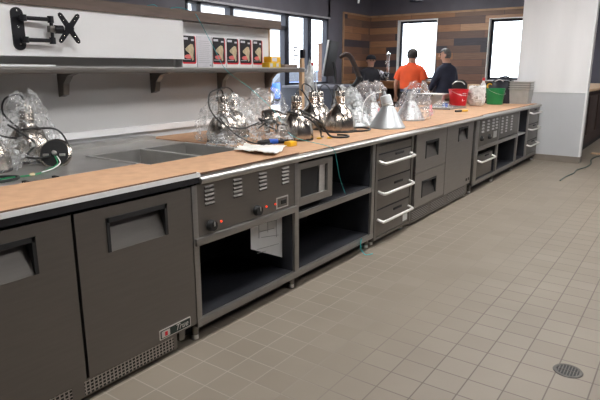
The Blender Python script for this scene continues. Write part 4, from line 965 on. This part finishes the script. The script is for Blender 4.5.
# monitor seen nearly edge on, on a bent arm
mo = thing('tilted_monitor', 'large dark television seen nearly edge on beside the shop front', 'television', (-6.24, 10.02, 1.14))
def rot_box(name, m, p, c, hx, hy, hz, R_, bev=.006):
    k = MB().box(-hx, hx, -hy, hy, -hz, hz, bev=bev)
    bmesh.ops.transform(k.bm, matrix=Matrix.Translation(c) @ R_, verts=k.bm.verts); return k.build(name, m, p, smooth=True)
RT = Matrix.Rotation(math.radians(20), 4, 'Z') @ Matrix.Rotation(math.radians(9), 4, 'Y')
rot_box('television_body', M['black'], mo, Vector((-6.34, 10.0, 1.66)), .035, .42, .36, RT)
rot_box('screen', M['cardark'], mo, Vector((-6.34, 10.0, 1.66)) + RT @ Vector((-.037, 0, 0)), .003, .40, .34, RT, .002)
rot_box('edge_highlight', M['steel_light'], mo, Vector((-6.34, 10.0, 1.66)) + RT @ Vector((-.02, -.425, 0)), .018, .006, .36, RT, .002)  # pale strip painting the window highlight along the television edge
MB().tube([(-6.24, 10.02, 1.145), (-6.24, 10.02, 1.4), (-6.29, 10.02, 1.6)], .03, 12).build('stand_post', M['black'], mo, smooth=True)
MB().lathe([(0, 0), (.16, 0), (.16, .012), (.04, .02), (0, .02)], (-6.24, 10.02, 1.14), n=24).build('stand_base', M['black'], mo, smooth=True)
ar = thing('bent_arm', 'dark bent articulated arm rising behind the bell lamps', 'arm', (-4.62, 7.42, 0))
def AP(t, z): return (-4.36 + .814 * t, 7.52 + .581 * t, z)
MB().tube([AP(-.30, .9), AP(-.164, 1.05), AP(.033, 1.2), AP(.098, 1.315)], [.034, .038, .042, .04], 12, smooth=4).build('lower_arm', M['black'], ar, smooth=True)
MB().tube([AP(.098, 1.31), AP(.016, 1.51), AP(-.05, 1.63), AP(-.13, 1.66), AP(-.21, 1.61)], [.04, .038, .04, .036, .026], 12, smooth=4).build('upper_arm', M['darkwood'], ar, smooth=True)
MB().ball(AP(.098, 1.31), .047).build('elbow_joint', M['black'], ar, smooth=True)
MB().tube([AP(-.30, .03), AP(-.30, .93)], .045, 12).build('post', M['black'], ar, smooth=True)
MB().lathe([(0, 0), (.2, 0), (.2, .02), (.05, .035), (0, .035)], AP(-.30, 0), n=24).build('foot_plate', M['black'], ar, smooth=True)

# pendant and pipe near the dark ceiling
pd = thing('pendant_lamp', 'small dark pendant lamp hanging above the bar area', 'lamp', (-4.75, 10.6, 2.72))
MB().lathe([(.13, 0), (.14, .01), (.12, .08), (.04, .13), (0, .14)], (-4.75, 10.6, 2.745), n=24).build('shade', M['navyframe'], pd, smooth=True); MB().tube([(-4.75, 10.6, 2.87), (-4.75, 10.6, 3.25)], .008).build('cord', M['black'], pd)
MB().tube([(-6.05, 10.6, 2.80), (-6.05, 10.6, 3.25)], .02, 10).build('sprinkler_pipe', M['white'], bpy.data.objects['ceiling'], smooth=True)

# ------------------------------------------------------------------ people
def person(loc, rot, h, label, armL, armR, top_m, sleeve_m, leg_m, hair_m, cap=False, sleeve='short', lean=0., headturn=0., wide=1., hem=.93):
    s = h / 1.78
    t = thing('person', label, 'person', loc); t.rotation_euler = (0, 0, rot); WL[t.name] = Vector((0, 0, 0))
    def LN(p):      # lean the trunk about the hips
        p = Vector(p)
        if p.z > .95:
            d = (p.z - .95); p.y += d * math.sin(lean); p.z = .95 + d * math.cos(lean)
        return p * s
    V, E_, R_ = [], [], []
    def add(p, r, par=None, raw=False):
        V.append(Vector(p) * s if raw else LN(p)); R_.append(r * s)
        if par is not None: E_.append((par, len(V) - 1))
        return len(V) - 1
    pel = add((0, 0, .96), .13); wa = add((0, 0, 1.12), .12, pel); ch = add((0, 0, 1.30), .13, wa); uc = add((0, -.01, 1.41), .10, ch)
    nk = add((0, 0, 1.49), .066, uc); n2 = add((0, .012, 1.53), .062, nk)
    ct, st_ = math.cos(headturn), math.sin(headturn)
    hb = add((-.015 * st_, .025, 1.585), .076, n2); hm = add((-.03 * st_, .02 + .01 * ct, 1.65), .090, hb); ht = add((-.02 * st_, .015, 1.71), .074, hm)
    arms = {}
    for sg, arm in ((-1, armL), (1, armR)):
        sh_ = add((sg * .155 * wide, -.005, 1.395), .048, uc)
        el = add(arm[0], .043, sh_); wr = add(arm[1], .028, el)
        arms[sg] = (V[sh_].copy(), V[el].copy(), V[wr].copy())
        d = (Vector(arm[1]) - Vector(arm[0])).normalized(); u = d.cross(Vector((0, 1, .3))).normalized(); w_ = d.cross(u)
        palm = add(Vector(arm[1]) + d * .055, .030, wr)
        for k in range(4):
            base = Vector(arm[1]) + d * .085 + u * (k - 1.5) * .019
            f1 = add(base, .0095, palm); f2 = add(base + d * (.035 + .006 * (1.5 - abs(k - 1.5))) + w_ * .012, .0085, f1); add(base + d * .05 + w_ * .036, .0075, f2)
        th = add(Vector(arm[1]) + d * .04 + u * .036 + w_ * .015, .011, palm); add(Vector(arm[1]) + d * .075 + u * .045 + w_ * .03, .0085, th)
    for sg in (-1, 1):
        hp = add((sg * .09, 0, .90), .09, pel); kn_ = add((sg * .10, .015, .50), .058, hp); an = add((sg * .105, -.015, .09), .04, kn_); add((sg * .115, .14, .045), .035, an)
    me = bpy.data.meshes.new('body'); me.from_pydata(V, E_, []); me.materials.append(M['skin'])
    o = bpy.data.objects.new('body', me); COL.objects.link(o); o.parent = t
    md = o.modifiers.new('Skin', 'SKIN'); md.use_smooth_shade = True
    sv = me.skin_vertices[0].data
    for i, r in enumerate(R_): sv[i].radius = (r, r)
    sv[0].use_root = True
    o.modifiers.new('Subdivision', 'SUBSURF').render_levels = 2
    # face: nose, ears, eyes, mouth set on the head
    H_ = V[hm]; hr = .093 * s
    def hp_(az, el_, k=1.): 
        a = az + headturn
        return H_ + Vector((-math.sin(a) * math.cos(el_), math.cos(a) * math.cos(el_), math.sin(el_) * 1.1)) * hr * k
    MB().tube([hp_(0, .12, .98), hp_(0, -.22, 1.24), hp_(0, -.36, .98)], [.008 * s, .014 * s, .012 * s], 8).build('nose', M['skin'], o, smooth=True)
    for sg in (-1, 1):
        MB().ball(hp_(sg * 1.6, -.1, .98), .012 * s, .020 * s, .028 * s).build('ear', M['skin'], o, smooth=True)
        MB().ball(hp_(sg * .36, .05, .96), .011 * s).build('eye', M['black'], o, smooth=True)
    MB().tube([hp_(.28, -.62, .99), hp_(0, -.66, 1.02), hp_(-.28, -.62, .99)], .005 * s, 6).build('mouth', M['pinkprint'], o, smooth=True)
    # hair: a cap of hair over crown, sides and back
    b = bmesh.new(); n, k = 24, 9; rows = []
    for j in range(k + 1):
        row = []
        for i in range(n):
            a = 2 * PI * i / n
            low = -.55 if abs(math.cos(a / 2)) < .72 else (.50 if not cap else .45)
            el_ = PI / 2 + (low - PI / 2) * j / k
            p = H_ + Vector((-math.sin(a + headturn) * math.cos(el_), math.cos(a + headturn) * math.cos(el_), math.sin(el_) * 1.13)) * hr * 1.09 * (1 + .03 * noise.noise(Vector((i, j, 3)) * .9))
            row.append(b.verts.new(p))
        rows.append(row)
    for r0, r1 in zip(rows, rows[1:]):
        for i in range(n): b.faces.new([r0[i], r0[(i + 1) % n], r1[(i + 1) % n], r1[i]])
    mb = MB(); mb.bm.free(); mb.bm = b; mb.build('hair', hair_m, t, smooth=True)
    if cap:
        cp = MB(); rot4 = Matrix.Rotation(headturn, 4, 'Z')
        cp.lathe([(hr * 1.16, .02 * s), (hr * 1.18, .04 * s), (hr * 1.05, .08 * s), (hr * .7, .11 * s), (0, .122 * s)], H_, rot4, 24)
        cp.prism([H_ + rot4 @ Vector((math.sin(a) * hr * 1.05, hr * .75 + (math.cos(a)) * hr * 1.05, .024 * s)) for a in [(-1.3 + 2.6 * q / 8) for q in range(9)]], (0, 0, .008))
        cp.build('cap', M['blackcloth'], t, smooth=True)
    # top
    tp_ = MB(); W = wide
    secs = [((0, 0, hem), .175 * W, .125 * W), ((0, 0, hem + .02), .175 * W, .13 * W), ((0, 0, 1.12), .175 * W, .128 * W), ((0, 0, 1.24), .19 * W, .13 * W), ((0, 0, 1.34), .205 * W, .125 * W), ((0, -.005, 1.41), .205 * W, .105 * W), ((0, -.005, 1.455), .165 * W, .085), ((0, 0, 1.49), .085, .07), ((0, .005, 1.51), .076, .072)]
    b = tp_.bm; n = 28; rows = []
    for c_, rx, ry in secs: rows.append([b.verts.new(LN((c_[0] + math.cos(2 * PI * q / n) * rx * (1 + .025 * noise.noise(Vector((q * .8, c_[2] * 9, 1)))), c_[1] + math.sin(2 * PI * q / n) * ry, c_[2]))) for q in range(n)])
    for r0, r1 in zip(rows, rows[1:]):
        for q in range(n): b.faces.new([r0[q], r0[(q + 1) % n], r1[(q + 1) % n], r1[q]])
    for sg in (-1, 1):
        slv = MB() if (sleeve_m is not top_m and sg < 0) else tp_
        a_, e_, w_ = arms[sg]
        a2 = a_ + Vector((-sg * .03 * s, 0, .0))
        if sleeve == 'short': slv.tube([a2, a_ + (e_ - a_) * .35, a_ + (e_ - a_) * .78], [.082 * s, .082 * s, .076 * s], 16)
        else: slv.tube([a2, a_ + (e_ - a_) * .5, e_, e_ + (w_ - e_) * .5, e_ + (w_ - e_) * .98], [.082 * s, .072 * s, .06 * s, .052 * s, .043 * s], 16, smooth=3)
        if slv is not tp_: slv.build('shirt_sleeve', sleeve_m, t, smooth=True)
    tp_.build('shirt' if sleeve == 'short' else ('vest' if sleeve_m is not top_m else 'jacket'), top_m, t, smooth=True)
    # trousers and shoes
    tr = MB(); tr.rings([(Vector((0, 0, .80)) * s, .165 * W * s, .12 * W * s), (Vector((0, 0, .90)) * s, .172 * W * s, .122 * W * s), (Vector((0, 0, 1.06)) * s, .165 * W * s, .118 * W * s)])
    for sg in (-1, 1): tr.tube([Vector((sg * .085, 0, .88)) * s, Vector((sg * .10, .015, .5)) * s, Vector((sg * .105, -.01, .07)) * s], [.098 * s, .075 * s, .062 * s], 16)
    tr.build('trousers', leg_m, t, smooth=True)
    for sg in (-1, 1):
        x = sg * .11 * s
        MB().rings([(Vector((x, .05 * s, 0)), .05 * s, .14 * s), (Vector((x, .05 * s, .03)), .052 * s, .142 * s), (Vector((x, .03 * s, .06)), .048 * s, .11 * s), (Vector((x, -.01 * s, .10)), .045 * s, .055 * s)], 18).build('shoe', M['shoe'], t, smooth=True)
    return t
# seen from behind, arms hanging
person((-4.40, 9.75, 0), math.radians(8), 1.84, 'person in orange t-shirt and jeans seen from behind at the bar window', ((-.27, -.02, 1.16), (-.30, .08, .94)), ((.26, .0, 1.16), (.27, .10, .94)), M['orange'], M['orange'], M['denim'], M['hair'], sleeve='short', headturn=-.1, wide=1.12, hem=1.05)
person((-3.72, 9.75, 0), math.radians(68), 1.83, 'person in dark navy jacket with grey hair facing left beside the orange shirt', ((-.23, .06, 1.17), (-.16, .20, 1.06)), ((.24, .02, 1.16), (.20, .16, 1.02)), M['navy'], M['navy'], M['denim'], M['greyhair'], sleeve='long', headturn=.75, wide=1.05)
person((-5.86, 10.85, 0), math.radians(-110), 1.76, 'person in black cap and dark vest holding the chrome tap column', ((-.22, .25, 1.32), (-.10, .44, 1.42)), ((.26, .10, 1.18), (.20, .30, 1.08)), M['blackcloth'], M['plaid'], M['blackcloth'], M['hair'], cap=True, sleeve='long', headturn=-.45, wide=1.4)

# ------------------------------------------------------------------ outside
o = MB().box(-60, XL - .16, -30, 60, -.16, -.06).box(XL - .16, 8, 17.3, 60, -.16, -.06).build('ground_outside', M['asphalt']); o['kind'] = 'structure'
def car(loc, label, length=4.4):
    t = thing('parked_car', label, 'car', loc)
    x, y, z = loc; L2 = length / 2; w = .88
    prof = [(-L2, .35), (-L2 + .05, .75), (-L2 + .9, .92), (-L2 + 1.5, .95), (L2 - .6, .98), (L2 - .03, .85), (L2, .4), (L2 - .1, .28), (-L2 + .1, .28)]
    MB().prism([(x - w, y + a, z + b) for a, b in prof], (2 * w, 0, 0)).build('body', M['carblue'], t)
    cab = [(-L2 + 1.3, .94), (-L2 + 2.0, 1.42), (L2 - 1.3, 1.44), (L2 - .55, .96)]
    MB().prism([(x - w + .1, y + a, z + b) for a, b in cab], (2 * w - .2, 0, 0)).build('cabin_glass', M['cardark'], t)
    MB().prism([(x - w + .12, y + a, z + b) for a, b in ((-L2 + 1.95, 1.40), (-L2 + 2.05, 1.47), (L2 - 1.35, 1.48), (L2 - 1.25, 1.42))], (2 * w - .24, 0, 0)).build('roof', M['carblue'], t)
    for sx in (-1, 1):
        for yy in (-L2 + .85, L2 - .85):
            wh = MB().lathe([(0, -.1), (.2, -.1), (.32, -.09), (.33, 0), (.32, .09), (.2, .1), (0, .1)], (x + sx * (w - .06), y + yy, z + .33), rotY, 24).build('wheel', M['tyre'], t, smooth=True); WL[wh.name] = woff(t)
            MB().lathe([(0, .105), (.18, .103), (.19, .09)], (x + sx * (w - .06), y + yy, z + .33), rotY if sx > 0 else Matrix.Rotation(-PI / 2, 4, 'Y'), 20).build('hubcap', M['steel_light'], wh, smooth=True)
car((-15.8, 20.0, -.06), 'blue car parked outside seen through the shop front door')
car((-16.6, 26, -.06), 'blue car parked further along outside the full height windows')
bl = thing('pale_building', 'pale building with dark windows across the lot seen through the transoms', 'building', (-34, 30, -.06))
MB().box(-40, -28, 16, 36.5, -.06, 5.7).build('walls', M['white'], bl)
MB().box(-40.3, -27.6, 15.7, 36.8, 5.7, 6.6).build('roof_fascia', M['fascia'], bl)
for k in range(9): B('window', M['cardark'], bl, -27.6, -27.57, 17 + k * 2.2, 17.5 + k * 2.2, 5.9, 6.3)
fn = thing('timber_column', 'brown boarded column outside seen through the shop front pane', 'column', (-13.4, 20.6, -.06))
MB().box(-13.6, -13.15, 20.4, 20.8, -.06, 2.5).build('boards', M['fencewood'], fn)
MB().box(-13.64, -13.11, 20.36, 20.84, 2.5, 2.56).build('column_cap', M['fencewood'], fn)

# ------------------------------------------------------------------ light
def ceiling_light(x, y, label, m='lampglow'):
    t = thing('ceiling_light', label, 'light', (x, y, 3.17), 'kitchen ceiling lights')
    MB().box(x - .32, x + .32, y - .62, y + .62, 3.19, 3.25).build('housing', M['white'], t)
    MB().box(x - .29, x + .29, y - .59, y + .59, 3.17, 3.19).build('diffuser', M[m], t)
for x, y, l in ((-1.3, 1.3, 'ceiling light over the near refrigerator'), (-1.3, 4.3, 'ceiling light over the drawer warmer'), (-1.2, 7.3, 'ceiling light over the far serving table'), (.9, 3.0, 'ceiling light over the walkway by the floor drain'), (.6, 7.2, 'ceiling light in front of the wing wall'), (-5.2, 7.6, 'added fill light over the room behind the partition'), (-4.4, 10.4, 'added fill light over the people at the bar'), (.8, 12.6, 'added fill light beyond the wing wall')):  # last three are unseen lights, added to brighten the bar and back rooms
    ceiling_light(x, y, l, 'lampdim' if x == .9 else 'lampglow')
W_ = bpy.data.worlds.new('sky'); S.world = W_; W_.use_nodes = True
nt = W_.node_tree; bg = nt.nodes['Background']
sk_ = nd(nt, 'ShaderNodeTexSky'); sk_.sky_type = 'PREETHAM' if False else 'HOSEK_WILKIE'
sk_.sun_direction = Vector((-.5, -.3, .8)).normalized(); sk_.turbidity = 6
mx = nd(nt, 'ShaderNodeMix', data_type='RGBA'); mx.inputs[0].default_value = .75
mx.inputs[7].default_value = (.92, .96, 1.0, 1)
nt.links.new(sk_.outputs[0], mx.inputs[6]); nt.links.new(mx.outputs[2], bg.inputs[0])
bg.inputs[1].default_value = 9.0

# ------------------------------------------------------------------ camera
cam = bpy.data.cameras.new('camera'); co = bpy.data.objects.new('camera', cam); COL.objects.link(co)
cam.sensor_width = 36; cam.lens = 545 * 36 / 600; cam.clip_start = .02; cam.clip_end = 300
d = Vector((400, -130, 545)).normalized()
p = math.atan2(130, 545)
upc = Vector((0, -math.cos(p), -math.sin(p)))
xr = d.cross(upc)
rows = [xr, d, upc]            # world axes in image space (right, down, forward)
right = Vector((rows[0].x, rows[1].x, rows[2].x)); up = -Vector((rows[0].y, rows[1].y, rows[2].y)); back = -Vector((rows[0].z, rows[1].z, rows[2].z))
co.matrix_world = Matrix(((right.x, up.x, back.x, 0), (right.y, up.y, back.y, 0), (right.z, up.z, back.z, 1.43), (0, 0, 0, 1)))
S.camera = co
